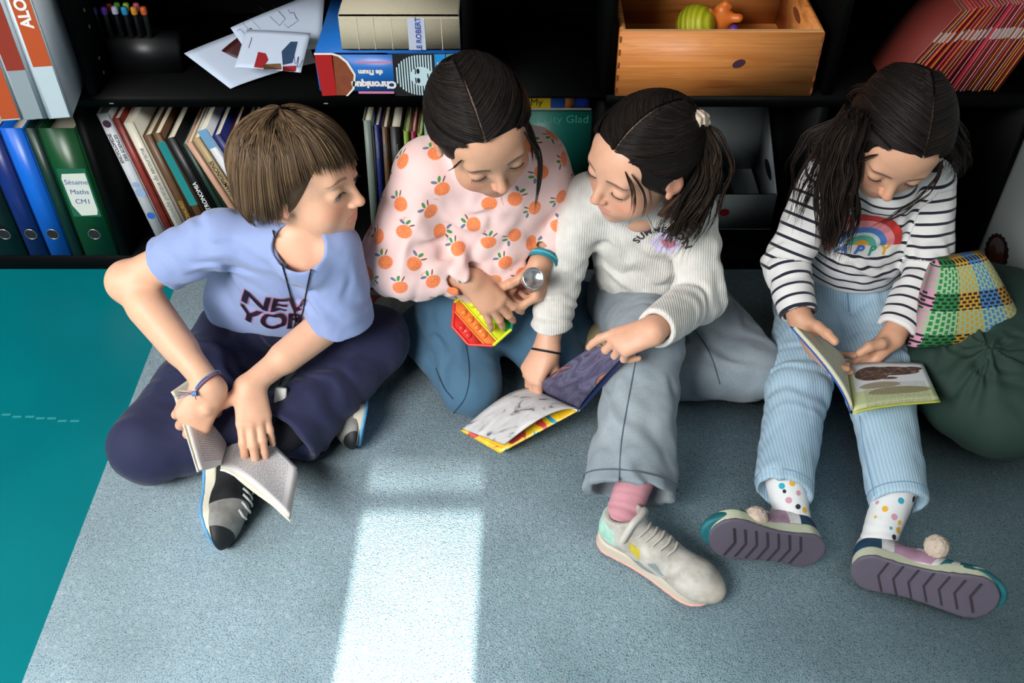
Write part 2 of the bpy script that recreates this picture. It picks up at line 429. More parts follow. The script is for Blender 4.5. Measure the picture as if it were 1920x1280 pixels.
class Head:
    def __init__(self, c, fd, up, sc=1., eye=.35, smile=0.):
        self.c = np.asarray(c, float); self.R = frame(fd, up); self.sc = sc; self.sdf = head_sdf(eye, smile); self.eye = eye
    def prim(self): return local(self.sdf, self.c, self.R, .125*self.sc, self.sc)
    def w(self, p): return self.c+(np.asarray(p, float)*self.sc)@self.R.T
    def l(self, p): return ((p-self.c)@self.R)/self.sc
    def eyes(self, parent, iris, gaze=(0, 1, -.5), lash='lash'):
        for x in (-1, 1):
            c = V(x*.030, .0670, .001); n = 24
            g = nrm(gaze); R = frame(g, (0, 0, 1)); v, q = [], []
            th = np.linspace(0, math.pi, 17); prof = [(.0128*math.sin(t)+1e-5, .0128*math.cos(t)) for t in th]
            vv = np.array([(r*math.cos(a), zz, r*math.sin(a)) for r, zz in prof for a in np.arange(n)/n*6.28318])
            ca = vv[:, 1]/.0128; loc = vv@R.T+c
            idx = np.arange(len(vv)).reshape(-1, n); nx = np.roll(idx, -1, 1)
            me = np_mesh('eye', self.w(loc), np.stack([idx[:-1], nx[:-1], nx[1:], idx[1:]], -1).reshape(-1, 4)[:, ::-1])
            col = np.tile(V(.78, .74, .72), (len(vv), 1)); col[ca > .875] = iris; col[ca > .975] = (.005, .005, .006)
            add_attr(me, 'col', col); link_mesh('eye', me, 'eye', parent, True)
            # lashes follow the upper lid
            zc = -.0035-.002*(1-self.eye); hh = .0010+self.eye*.0048; t = np.linspace(-1, 1, 9)
            lx = x*.030+t*.0118; lz = zc+hh*np.sqrt(np.clip(1-t*t, 0, 1))*.9
            ly = .0670+np.sqrt(np.clip(.0152**2-(t*.0118)**2-(lz-.001)**2, 1e-8, 1))
            band = self.w(np.stack([lx, ly+.0003, lz], 1))
            paths = [band]; rad = [np.full(9, .0008)]
            for k in range(13):
                tt = -1+2*k/12; px = x*.030+tt*.0115; pz = zc+hh*math.sqrt(max(1-tt*tt, 0))*.9; py = .0670+math.sqrt(max(.0152**2-(tt*.0115)**2-(pz-.001)**2, 1e-8))
                a = V(px, py, pz); out = V(tt*.003, .0055, -.0030)
                paths.append(self.w(np.array([a+out*u+V(0, 0, .0012*u*u) for u in np.linspace(0, 1, 9)]))); rad.append(np.linspace(.00045, .0001, 9))
            v, q = tubes(np.stack(paths), np.stack(rad)*self.sc, 4); link_mesh('eyelashes', np_mesh('eyelashes', v, q), lash, parent, True)
FING = [((.060, .0205, 0), (.030, .019, .016), .0074), ((.063, .007, .001), (.034, .021, .017), .0075), ((.059, -.0068, 0), (.031, .020, .016), .0071), ((.052, -.0190, -.002), (.024, .015, .014), .0062)]
NAILS = []
def hand(s, wr, d, n, side, curls=None, spread=(7, 1, -4, -10), thumb=None, sc=1.):
    d = nrm(d); n = np.asarray(n, float); n = nrm(n-d*(n@d)); t = np.cross(n, d)*(1 if side == 'R' else -1)
    M = np.stack([d, t, n], 1); wr = np.asarray(wr, float)
    W = lambda p: wr+(np.asarray(p, float)*sc)@M.T
    curls = curls or [(20, 30, 15)]*4
    if len(curls) == 3 and np.ndim(curls[0]) == 0: curls = [curls]*4
    g = S()
    for (k, ph, r), off in zip(FING, (0, 0, 0, 0)):
        g.add(rc(W((0, k[1]*.62, -.001)), W(k), .0125*sc, .0088*sc), k=.012*sc)
    g.add(rc(W((.012, .004, -.004)), W((.045, -.002, -.004)), .013*sc, .012*sc), k=.012*sc)
    g.add(el(W((.022, .014, -.009)), V(.017, .010, .010)*sc, M), k=.012*sc)
    tips = []
    for (k, ph, r), cu, sp in zip(FING, curls, spread):
        a = 0; sp = math.radians(sp); p = np.array(k, float); pts = [W(p)]; dirs = []
        for L, c in zip(ph, cu):
            a += math.radians(c); dv = V(math.cos(a)*math.cos(sp), math.sin(sp)*(1 if abs(a) < 1.5 else .3), -math.sin(a)); p = p+dv*L; pts.append(W(p)); dirs.append(a)
        g.add(chain(pts, [r*1.08*sc, r*.98*sc, r*.90*sc, r*.78*sc], .002), k=.0035*sc)
        g.add(el(pts[1], V(1, 1, 1)*r*1.03*sc), k=.003)
        nv = V(math.sin(a), 0, math.cos(a)); NAILS.append((pts[3]+(nv*r*.72*sc)@M.T*1.0+((pts[3]-pts[2])*.10), r*.80*sc)); tips.append(pts[3])
    th = thumb or [(.75, .62, -.2), (.9, .42, -.15), (.95, .3, -.1)]
    p = V(.008, .012, -.006); pts = [W(p)]
    for L, dv in zip((.031, .024, .019), th): p = p+nrm(dv)*L; pts.append(W(p))
    g.add(chain(pts, [.0115*sc, .0100*sc, .0086*sc, .0074*sc], .003), k=.008*sc)
    g.add(el(pts[2], V(1, 1, 1)*.0090*sc), k=.003)
    tips.append(pts[3])
    c = W((.055, 0, -.01)); s.add(((lambda p: g(p)), c, .125*sc), k=.010)
    return dict(tips=tips, W=W, M=M, k=[W(f[0]) for f in FING], thumb=pts)
def nail_color(v, c, mixcol=(.72, .42, .36)):
    for p, r in NAILS:
        d = ln(v-p)/r; m = 1-smst(d, .65, 1.15); c = c*(1-m[:, None]*.5)+np.array(mixcol)*m[:, None]*.5
    return c
def torso(s, P, fr, g=0., k=.03, wide=1., chest=.33, belly=0.):
    pel, neck, R, L = P['pel'], P['neck'], P['shR'], P['shL']
    ch = neck+(pel-neck)*chest; wv = (L-R)/2; mid = (L+R)/2; hw = np.linalg.norm(wv)
    s.add(rc(pel, ch, .088*wide+g+belly, .088*wide+g, (fr, .72)), k=k)
    s.add(rc(ch, neck*.6+mid*.4, .082*wide+g, .046+g, (fr, .66)), k=k)
    s.add(rc(mid-wv*.82, mid+wv*.82, .036+g, .036+g), k=k)
    s.add(rc(ch-wv*.40-fr*.014, ch+wv*.40-fr*.014, .056+g, .056+g), k=k)
def smoothstep_pts(P): return P
# ---- hair
def gradf(fn, p, e=.0015):
    g = np.stack([fn(p+V(*(e if i == k else 0 for k in range(3))))-fn(p-V(*(e if i == k else 0 for k in range(3)))) for i in range(3)], -1)
    return g/(ln(g)[..., None]+1e-9)
def comb(p0, d0, flow, coll, n, step, lift, stick=0., mom=.6):
    """lets strands run along a flow, resting on what lies under them"""
    p = p0.copy(); d = d0/(ln(d0)[:, None]+1e-9)
    for _ in range(5): p = p-gradf(coll, p)*(coll(p)-(lift))[:, None]
    out = [p.copy()]
    for i in range(n):
        fl = flow(p, i); d = d*mom+fl*(1-mom); d /= ln(d)[:, None]+1e-9
        q = p+d*np.asarray(step).reshape(-1, 1); f = coll(q); g = gradf(coll, q); L = lift if np.ndim(lift) else np.full(len(q), lift)
        st = stick(i) if callable(stick) else stick
        mv = np.where(f < L, L-f, -(f-L)*st); mv = np.clip(mv, -.008, .012); q = q+g*mv[:, None]
        d = q-p; d /= ln(d)[:, None]+1e-9; p = q; out.append(p.copy())
    return np.stack(out, 1)
def hair_obj(name, groups, material, parent, sides=4):
    """groups of (paths, thickness, colours)"""
    VV, QQ, CC = [], [], []; o = 0
    for paths, rad, col in groups:
        n, m = paths.shape[:2]; t = np.linspace(0, 1, m); pr = (np.clip(t*12, .5, 1)*np.clip((1-t)*3.2, .12, 1))
        v, q = tubes(paths, np.asarray(rad).reshape(-1, 1)*pr[None], sides); VV.append(v); QQ.append(q+o); o += len(v); CC.append(np.repeat(col, m*sides, 0))
    me = np_mesh(name, np.concatenate(VV), np.concatenate(QQ)); add_attr(me, 'col', np.concatenate(CC)); return link_mesh(name, me, material, parent, True)
def cap_sdf(grow=.006, extra=()):
    s = S(); s.add(el((0, -.012, .028), (.070+grow, .088+grow, .074+grow)), k=.01)
    s.add(el((0, -.030, -.012), (.060+grow, .066+grow, .060+grow)), k=.02)
    s.add(plane((0, .078, .056), (0, .78, -.62)), 'i', .008)
    for x in extra: s.add(*x)
    return s
def col_mat(name, rough=.5, spec=.4, sss=0., bump=0., bscale=300, sheen=0., aniso=0., coat=0., mul=None):
    if name in MATS: return MATS[name]
    m, nt, b = new_mat(name); a = nn(nt, 'ShaderNodeVertexColor', layer_name='col'); out = a.outputs[0]
    tc = nn(nt, 'ShaderNodeTexCoord'); n = nn(nt, 'ShaderNodeTexNoise', i_Scale=60, i_Detail=5); nt.links.new(tc.outputs['Object'], n.inputs['Vector'])
    mr = nn(nt, 'ShaderNodeMapRange'); mr.inputs[3].default_value = .92; mr.inputs[4].default_value = 1.08; nt.links.new(n.outputs[0], mr.inputs[0])
    mx = nn(nt, 'ShaderNodeMix', data_type='RGBA', blend_type='MULTIPLY'); mx.inputs[0].default_value = 1; nt.links.new(out, mx.inputs[6]); nt.links.new(mr.outputs[0], mx.inputs[7]); nt.links.new(mx.outputs[2], b.inputs['Base Color'])
    b.inputs['Roughness'].default_value = rough; b.inputs['Specular IOR Level'].default_value = spec; b.inputs['Sheen Weight'].default_value = sheen; b.inputs['Anisotropic'].default_value = aniso; b.inputs['Coat Weight'].default_value = coat
    if sss: b.inputs['Subsurface Weight'].default_value = sss; b.inputs['Subsurface Radius'].default_value = (1, .35, .2); b.inputs['Subsurface Scale'].default_value = .008
    if bump:
        n2 = nn(nt, 'ShaderNodeTexNoise', i_Scale=bscale, i_Detail=3); nt.links.new(tc.outputs['Object'], n2.inputs['Vector'])
        bp = nn(nt, 'ShaderNodeBump', i_Strength=bump, i_Distance=.0012); nt.links.new(n2.outputs[0], bp.inputs['Height']); nt.links.new(bp.outputs[0], b.inputs['Normal'])
    return m
col_mat('skin', .46, .4, sss=.22, bump=.25, bscale=420)
col_mat('hair', .45, .16)
col_mat('eye', .08, .6)
mat('lash', '#0c0806', .5)
# ------------------------------------------------------------------ the room
def struct(o): o['kind'] = 'structure'; return o
def ramp(nt, src, pts, interp='LINEAR'):
    r = nn(nt, 'ShaderNodeValToRGB'); e = r.color_ramp; e.interpolation = interp
    while len(e.elements) < len(pts): e.elements.new(.5)
    for x, (p, c) in zip(e.elements, pts): x.position = p; x.color = cl(c)
    nt.links.new(src, r.inputs[0]); return r.outputs[0]
def mixc(nt, fac, a, b, bt='MIX'):
    m = nn(nt, 'ShaderNodeMix', data_type='RGBA', blend_type=bt)
    for i, x in ((0, fac), (6, a), (7, b)):
        if isinstance(x, (int, float)): m.inputs[i].default_value = x
        elif isinstance(x, (str, tuple)): m.inputs[i].default_value = cl(x)
        else: nt.links.new(x, m.inputs[i])
    return m.outputs[2]
def mth(nt, op, a, b=None, c=None):
    m = nn(nt, 'ShaderNodeMath', operation=op)
    for i, x in enumerate((a, b, c)):
        if x is None: continue
        if isinstance(x, (int, float)): m.inputs[i].default_value = x
        else: nt.links.new(x, m.inputs[i])
    return m.outputs[0]
# painted floor
m, nt, b = new_mat('teal_floor'); tc = nn(nt, 'ShaderNodeTexCoord'); n = nn(nt, 'ShaderNodeTexNoise', i_Scale=1.6, i_Detail=3); nt.links.new(tc.outputs['Object'], n.inputs[0])
nt.links.new(ramp(nt, n.outputs[0], [(.3, '#006A72'), (.7, '#007C84')]), b.inputs['Base Color']); b.inputs['Roughness'].default_value = .33; b.inputs['Specular IOR Level'].default_value = .35
# tufted carpet with pale flecks in staggered rows
m, nt, b = new_mat('carpet_pile'); tc = nn(nt, 'ShaderNodeTexCoord'); ob = tc.outputs['Object']
n1 = nn(nt, 'ShaderNodeTexNoise', i_Scale=520, i_Detail=3, i_Roughness=.75); nt.links.new(ob, n1.inputs[0])
n2 = nn(nt, 'ShaderNodeTexVoronoi', i_Scale=420); nt.links.new(ob, n2.inputs[0])
n3 = nn(nt, 'ShaderNodeTexNoise', i_Scale=5, i_Detail=2); nt.links.new(ob, n3.inputs[0])
mp = nn(nt, 'ShaderNodeMapping'); mp.inputs['Scale'].default_value = (40, 33, 1); nt.links.new(ob, mp.inputs[0])
nz = nn(nt, 'ShaderNodeTexNoise', i_Scale=70, i_Detail=2); nt.links.new(ob, nz.inputs[0])
vv = nn(nt, 'ShaderNodeTexVoronoi', voronoi_dimensions='2D'); vv.inputs['Randomness'].default_value = .75; vv.inputs['Scale'].default_value = 1
ad = nn(nt, 'ShaderNodeVectorMath', operation='MULTIPLY_ADD'); nt.links.new(nz.outputs['Color'], ad.inputs[0]); ad.inputs[1].default_value = (.28, .28, 0); nt.links.new(mp.outputs[0], ad.inputs[2]); nt.links.new(ad.outputs[0], vv.inputs['Vector'])
fl = nn(nt, 'ShaderNodeMapRange'); fl.inputs[1].default_value = .17; fl.inputs[2].default_value = .06; nt.links.new(vv.outputs['Distance'], fl.inputs[0])
c = ramp(nt, n1.outputs[0], [(.28, '#57788a'), (.40, '#9cc2d6'), (.57, '#b9dbe9'), (.72, '#e6f4f8')])
c = mixc(nt, .45, c, ramp(nt, n2.outputs['Distance'], [(0., '#cde6f0'), (.6, '#a6cadb'), (.9, '#4f7083')]))
n6 = nn(nt, 'ShaderNodeTexNoise', i_Scale=430, i_Detail=3); nt.links.new(ob, n6.inputs[0])
c = mixc(nt, 1., c, ramp(nt, n6.outputs[0], [(.33, '#6f8792'), (.45, '#ffffff')]), 'MULTIPLY')
c = mixc(nt, mth(nt, 'MULTIPLY', fl.outputs[0], .45), c, '#dbe8ec')
c = mixc(nt, 1., c, ramp(nt, n3.outputs[0], [(.3, '#d8dcdc'), (.7, '#ffffff')]), 'MULTIPLY')
nt.links.new(c, b.inputs['Base Color']); b.inputs['Roughness'].default_value = .95; b.inputs['Specular IOR Level'].default_value = .1; b.inputs['Sheen Weight'].default_value = .25
h = mth(nt, 'ADD', mth(nt, 'MULTIPLY', n2.outputs['Distance'], -.7), n1.outputs[0])
bp = nn(nt, 'ShaderNodeBump', i_Strength=.75, i_Distance=.0022); nt.links.new(h, bp.inputs['Height']); nt.links.new(bp.outputs[0], b.inputs['Normal'])
mat('wall_paint', '#5c5f5c', .8, var=.02); mat('wall_paint_right', '#8f9696', .75, var=.05, vscale=6); mat('ceiling_paint', '#777773', .9)
mat('shelf_black', '#040505', .55, spec=.08, var=.2, bump=.1); mat('shelf_edge', '#050606', .5, spec=.12)
CZ = .012
struct(MB().box((-3.6, -4.0, -.06), (1.06, .42, 0)).build('floor', 'teal_floor'))
tag(MB().box((-.73, -3.2, 0), (1.024, .0-.012, CZ)).build('carpet', 'carpet_pile', bevel=.004), 'blue-grey tufted carpet with pale flecks laid over the teal floor', 'carpet')
struct(MB().box((-3.6, .40, 0), (1.06, .46, 2.7)).build('wall_back', 'wall_paint'))
struct(MB().box((1.026, -4.0, 0), (1.09, .42, 2.7)).build('wall_right', 'wall_paint_right'))
struct(MB().box((-3.66, -4.0, 0), (-3.6, .42, 2.7)).build('wall_left', 'wall_paint'))
struct(MB().box((-3.66, -4.0, 2.7), (1.09, .46, 2.76)).build('ceiling', 'ceiling_paint'))
# window wall: the sun comes through one narrow casement
TE = .66
YW = -3.94
def wz(y): return (y-YW)*TE
x0, x1 = -.335, -.130
wallb = MB(); zl, zh = wz(-1.35), (-.525+4.0)*TE
wallb.box((-3.66, -4.0, 0), (x0, YW, 2.7)).box((x1, -4.0, 0), (1.09, YW, 2.7)).box((x0, -4.0, 0), (x1, YW, zl)).box((x0, -4.0, zh), (x1, YW, 2.7))
struct(wallb.build('wall_front', 'wall_paint'))
zb0, zb1 = wz(-.640), (-.612+4.0)*TE-.04*TE
struct(MB().box((x0-.03, YW, zl-.03), (x1+.03, YW+.02, zl)).box((x0-.03, YW, zh), (x1+.03, YW+.02, zh+.03)).box((x0-.03, YW, zl), (x0, YW+.02, zh)).box((x1, YW, zl), (x1+.03, YW+.02, zh)).box((x0, YW-.02, zb0+.003), (x1, YW, zb0+.022)).build('window_1', mat('window_white', '#e8e8e6', .5)))
# ------------------------------------------------------------------ black shelving
SD = .36
sb = empty('bookcase', (0, SD/2, 0), 'long low black bookcase with two tiers of compartments along the back wall', 'bookcase')
def board(nm, lo, hi): MB().box(lo, hi).build(nm, 'shelf_black', sb, bevel=.0012)
XL, XR = -1.55, 1.022
board('base_panel', (XL, 0, .0), (XR, SD, .038))
board('shelf_board', (XL, 0, .404), (-.082, SD, .430)); board('shelf_board', (-.0815, 0, .423), (.181, SD, .430)); board('shelf_board', (.1815, 0, .404), (XR, SD, .430))
for x in (-.849, -.082, .182, .606): board('upright', (x-.011, .0, .038), (x+.011, SD, .404)); x = -.8065 if x < -.8 else x; board('upright', (x-.0095, .0, .430), (x+.0095, SD, .86))
for x in (XL, XR-.02): board('side_panel', (x, 0, .038), (x+.018, SD, .404)); board('side_panel', (x, 0, .430), (x+.018, SD, .86))
for a, c in ((-.796, -.103), (-.081, .175), (.617, 1.0)): board('shelf_board', (a, .0, .655), (c, SD, .675))
board('top_board', (XL, 0, .86), (XR, SD, .885)); board('back_panel', (XL, SD, 0), (XR, SD+.012, .885))
for (u, v) in ((209, 194), (611, 194)): 
    p = aty(u, v, -.0006); MB().box(p-V(.004, 0, .001), p+V(.004, .0008, .001)).build('worn_chip', mat('chip', '#8a8a84', .6), sb)
for i, (u, v) in enumerate(((103, 20), (116, 51), (141, 110), (153, 137), (166, 164))):
    p = aty(u, v, .05); MB().box(V(-.7985, .05, p[2]-.003), V(-.7960, .056, p[2]+.003)).build('peg_hole', mat('chip', '#8a8a84', .6), sb)
# teal floor marks: a worn dashed scuff line
fm = MB()
for k, (u, v) in enumerate([(12, 777), (32, 781), (56, 781), (76, 784), (97, 784), (117, 789), (140, 789)]):
    p = at(u, v, .0004); fm.box(p-V(.0085, .0025, 0), p+V(.0085, .0025, .0002))
tag(fm.build('floor_marking', mat('scuff', '#2f8f96', .5)), 'row of pale worn dashes scuffed on the teal floor', 'marking')
# ------------------------------------------------------------------ boy in the blue T-shirt
Q = 1.0
def person(label, loc): return empty('person', loc, label, 'person')
def drop(v, k): return v[k]
def jeans(P, fr, th, kn, an, hem=None, pelr=.10, flare=None, k=.03, sides='RL', backr=.02):
    """trousers: hips, thighs, shins; hems stay open"""
    s = S(); hr, hl = P['hipR'], P['hipL']; mid = (hr+hl)/2
    s.add(rc(hr*.8+hl*.2, hl*.8+hr*.2, pelr, pelr), k=k)
    s.add(rc(mid, P['pel']*.45+P['waist']*.55, pelr*.95, pelr*.88, (fr, .78)), k=k)
    for q in sides:
        h, kk, a = P['hip'+q], P['kn'+q], P['an'+q]
        s.add(rc(h, kk, th, kn), k=k)
    for q in sides:
        kk, a = P['kn'+q], P['an'+q]
        ra = an if not isinstance(an, dict) else an[q]
        dr = nrm(a-kk)
        leg = S(); leg.add(rc(kk, a+dr*.02, kn*.97, ra)); leg.add(plane(a, dr), 'i', .004)
        hole = rc(a-dr*.012, a+dr*.05, ra*.80, ra-.006)
        leg.add(hole, 's', .003)
        s.add((leg, (kk+a)/2, np.linalg.norm(kk-a)/2+kn+.02), k=.015)
    return s
def sleeve(s, sh, elb, end, r1, r2, r3, k=.02, wall=.004, upto=None):
    """sleeve from shoulder through elbow to an open cuff"""
    g = S(); pts = [sh, elb, end] if elb is not None else [sh, end]; rs = [r1, r2, r3] if elb is not None else [r1, r3]
    dr = nrm(pts[-1]-pts[-2]); g.add(chain(pts[:-1]+[pts[-1]+dr*.01], rs, .015)); g.add(plane(pts[-1], dr), 'i', .003)
    g.add(rc(pts[-1]-dr*.02, pts[-1]+dr*.04, r3-wall*2.8, r3-wall*1.4), 's', .003)
    A = np.array(pts); c = A.mean(0); s.add((g, c, np.linalg.norm(A-c, axis=1).max()+max(rs)+.01), k=k)
    return rc(V(0, 0, -5), V(0, 0, -5.01), .001, .001)
def limb(s, pts, rs, k=.015): s.add(chain(pts, rs, .015), k=k)
P = dict(neck=at(568, 462, .40), shR=at(412, 445, .395), shL=at(625, 468, .395), elR=at(240, 528, .31), wrR=at(394, 724, .215),
         elL=at(634, 592, .235), wrL=at(468, 722, .19), pel=V(-.455, -.25, .11), hipR=V(-.51, -.275, .095), hipL=V(-.395, -.275, .095), waist=at(520, 600, .2),
         knR=at(280, 835, .085), knL=at(700, 640, .12), anL=at(538, 818, .085), anR=at(600, 785, .055))
P_B = P
boy = person('boy in a pale blue T-shirt sitting cross-legged with a paperback, head turned to the right', (-.45, -.3, 0))
FR = nrm((.22, -.9, .25))
hb = Head(at(567, 338, .50), (.95, -.27, .05), (-.14, .16, 1), 1.0, 1.1)
s = S(); s.add(hb.prim())
s.add(rc(hb.w((0, -.020, -.045)), P['neck']-V(0, 0, .03), .038, .044), k=.018)
torso(s, P, FR, -.007); s.add(rc(P['neck']-V(0, 0, .02), P['neck']*.82+P['pel']*.18, .042, .036), k=.015)
limb(s, [P['shR'], P['elR'], P['wrR']], [.034, .0325, .0215])
s.add(el(P['elR'], V(.034, .034, .034)), k=.012)
s.add(rc(P['elR']*.75+P['wrR']*.25, P['elR']*.35+P['wrR']*.65, .0335, .027), k=.012)
limb(s, [P['shL'], P['elL'], P['wrL']], [.032, .029, .0205])
s.add(rc(P['elL']*.8+P['wrL']*.2, P['elL']*.4+P['wrL']*.6, .030, .027), k=.012)
hR = hand(s, P['wrR'], at(358, 792, .168)-P['wrR'], (.40, -.55, .60), 'R', [(48, 82, 50), (52, 86, 50), (56, 88, 50), (60, 90, 50)], spread=(3, 1, -2, -4), thumb=[(.6, .5, -.7), (.8, .15, -.8), (.9, 0, -.6)], sc=1.16)
hL = hand(s, P['wrL'], at(484, 836, .135)-P['wrL'], (.25, -.60, .72), 'L', [(14, 20, 12), (10, 20, 12), (10, 22, 12), (14, 26, 14)], spread=(2, 0, -2, -5), thumb=[(.35, .9, -.15), (.25, .8, .25), (.2, .2, .5)], sc=1.06)
for q in 'RL': limb(s, [P['hip'+q], P['kn'+q], P['an'+q]-nrm(P['an'+q]-P['kn'+q])*.07], [.05, .036, .020])
SKB = (.74, .42, .28)
body = build_sdf('body', s, .0019*Q, 'skin', boy, lambda v: nail_color(v, np.where((ln(v-hb.c) < .16)[:, None], face_color(hb.l(v), SKB, (.60, .20, .18), (.20, .11, .06)), np.array(SKB)), (.75, .42, .37)))
hb.eyes(boy, (.05, .07, .09), (.1, 1, -.25))
# T-shirt
s = S(); torso(s, P, FR, .006, k=.035)
s.add(rc(P['neck']*.35+P['pel']*.65+FR*.02, P['pel']+V(.01, -.050, .050), .108, .134, (FR, .85)), k=.03)
hmR = P['shR']*.40+P['elR']*.60; hmL = P['shL']*.06+P['elL']*.94
ho1 = sleeve(s, P['shR'], None, hmR, .046, 0, .048); ho2 = sleeve(s, P['shL'], None, hmL+V(.004, -.006, -.006), .048, 0, .060)
nk = hb.w((0, -.03, -.10)); nd = nrm(nk-P['neck'])
s.add(rc(P['neck']-nd*.02, P['neck']+nd*.014, .056, .050), k=.012)
s.add(ho1, 's', .003); s.add(ho2, 's', .003)
s.add(rc(P['neck']-nd*.012, P['neck']+nd*.06, .043, .047), 's', .003); s.add(rc(at(560, 466, .345), at(560, 458, .50), .037, .042), 's', .004)
s.add(plane(P['pel']+V(0, 0, .030), (0, -.25, -1)), 'i', .004)
s.add(folds([(P['shR']*.5+hmR*.5+V(.05, 0, 0), (.4, 0, 1), .040, .0035, .06), (P['shL']+V(-.03, 0, -.09), (1, .2, .5), .045, .0035, .06), (P['neck']*.4+P['pel']*.6+FR*.09, (.7, 0, 1), .05, .0018, .08), (hmR, (P['elR']-P['shR']), .03, .0012, .03)], .0012, .08, 1), 'd')
shirt = build_sdf('shirt', s, .0026*Q, mat('blue_cotton', '#8b9cca', .85, bump=.25, bscale=900, sheen=.2), boy)
Rn = frame(nrm(FR), nd); SB = bvh(shirt)

# printed lettering, dark with a red edge
po = at(516, 580, .255); pux = at(570, 574, .25)-at(480, 594, .25); puy = at(545, 540, .28)-at(520, 600, .21)
for nm, m_, off, b in (('print_edge', mat('print_red', '#b06a88', .6), .0010, .0024), ('print', mat('print_ink', '#141428', .5), .0018, .0010)):
    for txt, ox, oy, sz in (('NEW', .010, .025, .056), ('YORK', .006, -.022, .054)):
        def warp(x, y, ox=ox, oy=oy): return ((x+ox), y+oy+.003*math.sin(x*45))
        decal('shirt_'+nm, text_mesh(txt, sz, bold=b, shear=.25, spacing=.95), SB, po, pux, puy, m_, shirt, off, .005, warp, .042)
# cord round the neck
c1 = [at(512, 432, .41), at(521, 470, .385), at(536, 520, .335), at(546, 560, .30), at(554, 600, .26), at(545, 632, .235)]
c2 = [at(603, 446, .39), at(590, 480, .37), at(580, 520, .33), at(572, 560, .30), at(566, 590, .27), at(545, 632, .235)]
def drape(pts, tree, off=.002, m=40):
    p = resample(pts, m); o = []
    for a in p:
        dr = Vector(nrm(CAMP-a)); h = tree.ray_cast(Vector(a)+dr*.12, -dr, .3)
        o.append(np.array(h[0]+dr*off) if h[0] is not None else a)
    return np.array(o)
tube_obj('collar_rib', [drape([at(560+47*math.cos(t), 462+46*math.sin(t), .40) for t in np.linspace(-.35, 3.5, 24)], SB, .0, 50)], .0048, 'blue_cotton', shirt, 8)
tube_obj('neck_cord', [drape(c1, SB, .0035, 60), drape(c2, SB, .0035, 60)], .0014, mat('cord_black', '#0a0a10', .7), boy)
# trousers
s = jeans(P, FR, .078, .066, {'L': .062, 'R': .06}, pelr=.098, k=.035)
s.add(folds([(P['knL']*.5+P['hipL']*.5, (.2, 1, .4), .05, .004, .07), (P['knR']*.4+P['hipR']*.6, (.5, 1, 0), .06, .004, .08), (P['knL']*.4+P['anL']*.6, (P['anL']-P['knL']), .055, .004, .07), (P['pel']+V(.03, -.12, .05), (1, 0, .5), .05, .004, .06)], .0022, .10, 3), 'd')
s.add(plane(V(0, 0, .012), (0, 0, -1)), 'i', .006)
trou = build_sdf('trousers', s, .0028*Q, mat('navy_cotton', '#171c42', .8, bump=.2, bscale=700, sheen=.12), boy)
# hair: brown, ear-length, with a fringe
def shell_boy():
    s = S(); s.add(el((0, -.014, .026), (.083, .100, .086)), k=.01); s.add(el((0, -.026, -.030), (.079, .078, .058)), k=.03)
    s.add(el((0, .112, -.050), (.074, .085, .084)), 's', .012); s.add(plane((0, 0, -.070), (0, 0, -1)), 'i', .02); return s
sh = shell_boy()
HB = lambda pal, n, r: np.array(pal)[r.integers(0, len(pal), n)]*r.uniform(.82, 1.18, (n, 1))
def l2w(h, paths): return h.c+(paths*h.sc)@h.R.T
rg = np.random.default_rng(3)
sh = S(); sh.add(el((0, -.012, .028), (.079, .096, .082)), k=.01); sh.add(el((0, -.036, -.015), (.066, .062, .052)), k=.03); sh.add(plane((0, .052, .040), (0, .84, -.54)), 'i', .008); sh.add(plane((0, .0, -.030), (0, .5, -.8)), 'i', .008); v, q = surf(sh, .003)
me = np_mesh('hair_base', hb.w(v), q); add_attr(me, 'col', np.tile(V(.085, .053, .03), (len(v), 1)))
n = 3400; crown = V(-.008, -.035, .108)
a = rg.uniform(0, 6.283, n); rr = np.sqrt(rg.uniform(0.0, 1, n))*.075
root = crown+np.stack([np.cos(a)*rr, np.sin(a)*rr*1.15+.012, -rr*rr*5.0], 1)
d0 = np.stack([np.cos(a), np.sin(a), 0*a-.15], 1)
swirl = np.stack([-np.sin(a), np.cos(a), 0*a], 1)
nc_ = 150; cid_ = rg.integers(0, nc_, n); ca_ = rg.uniform(0, 6.283, nc_); cr_ = np.sqrt(rg.uniform(0, 1, nc_))*.075; a = ca_[cid_]+rg.normal(0, .09, n); rr = np.clip(cr_[cid_]+rg.normal(0, .006, n), 0, .078)
root = crown+np.stack([np.cos(a)*rr, np.sin(a)*rr*1.15+.012, -rr*rr*5.0], 1); d0 = np.stack([np.cos(a), np.sin(a), 0*a-.15], 1); swirl = np.stack([-np.sin(a), np.cos(a), 0*a], 1)
aim = ca_[cid_]+rg.normal(0, .16, nc_)[cid_]+rg.normal(0, .03, n)+.25*np.exp(-((np.mod(ca_[cid_], 6.283)-.9)/.6)**2)
def flow(p, i):
    out = np.stack([np.cos(aim), np.sin(aim), 0*aim], 1); w_ = min(1, i/10.)
    f = out*(1-w_)+V(0, 0, -1)*(w_)+swirl*.18*(1-w_)+np.stack([0*aim, .22*np.clip(p[:, 1]*14, -1, 1), 0*aim], 1)*w_
    f = f+np.stack([np.clip(-p[:, 0]*10, -.6, .6)*(p[:, 2] < -.03), 0*aim, 0*aim], 1)
    return f/ln(f)[:, None]
base = S(); base.add(el((0, -.014, .026), (.081, .098, .085)), k=.01); base.add(el((0, -.022, -.030), (.077, .076, .060)), k=.03)
base.add(el((0, .03, -.02), (.058, .064, .078)), k=.02)
fa = np.sin(aim+.1)
T = .222-.076*smst(fa, .0, .62)-.012*smst(fa, .5, .9)-.02*smst(-fa, .0, .6)*0; T = T+rg.normal(0, .010, nc_)[cid_]+rg.normal(0, .005, n)
L = np.maximum(T-rr*1.0-.012*(fa > 0), .03)
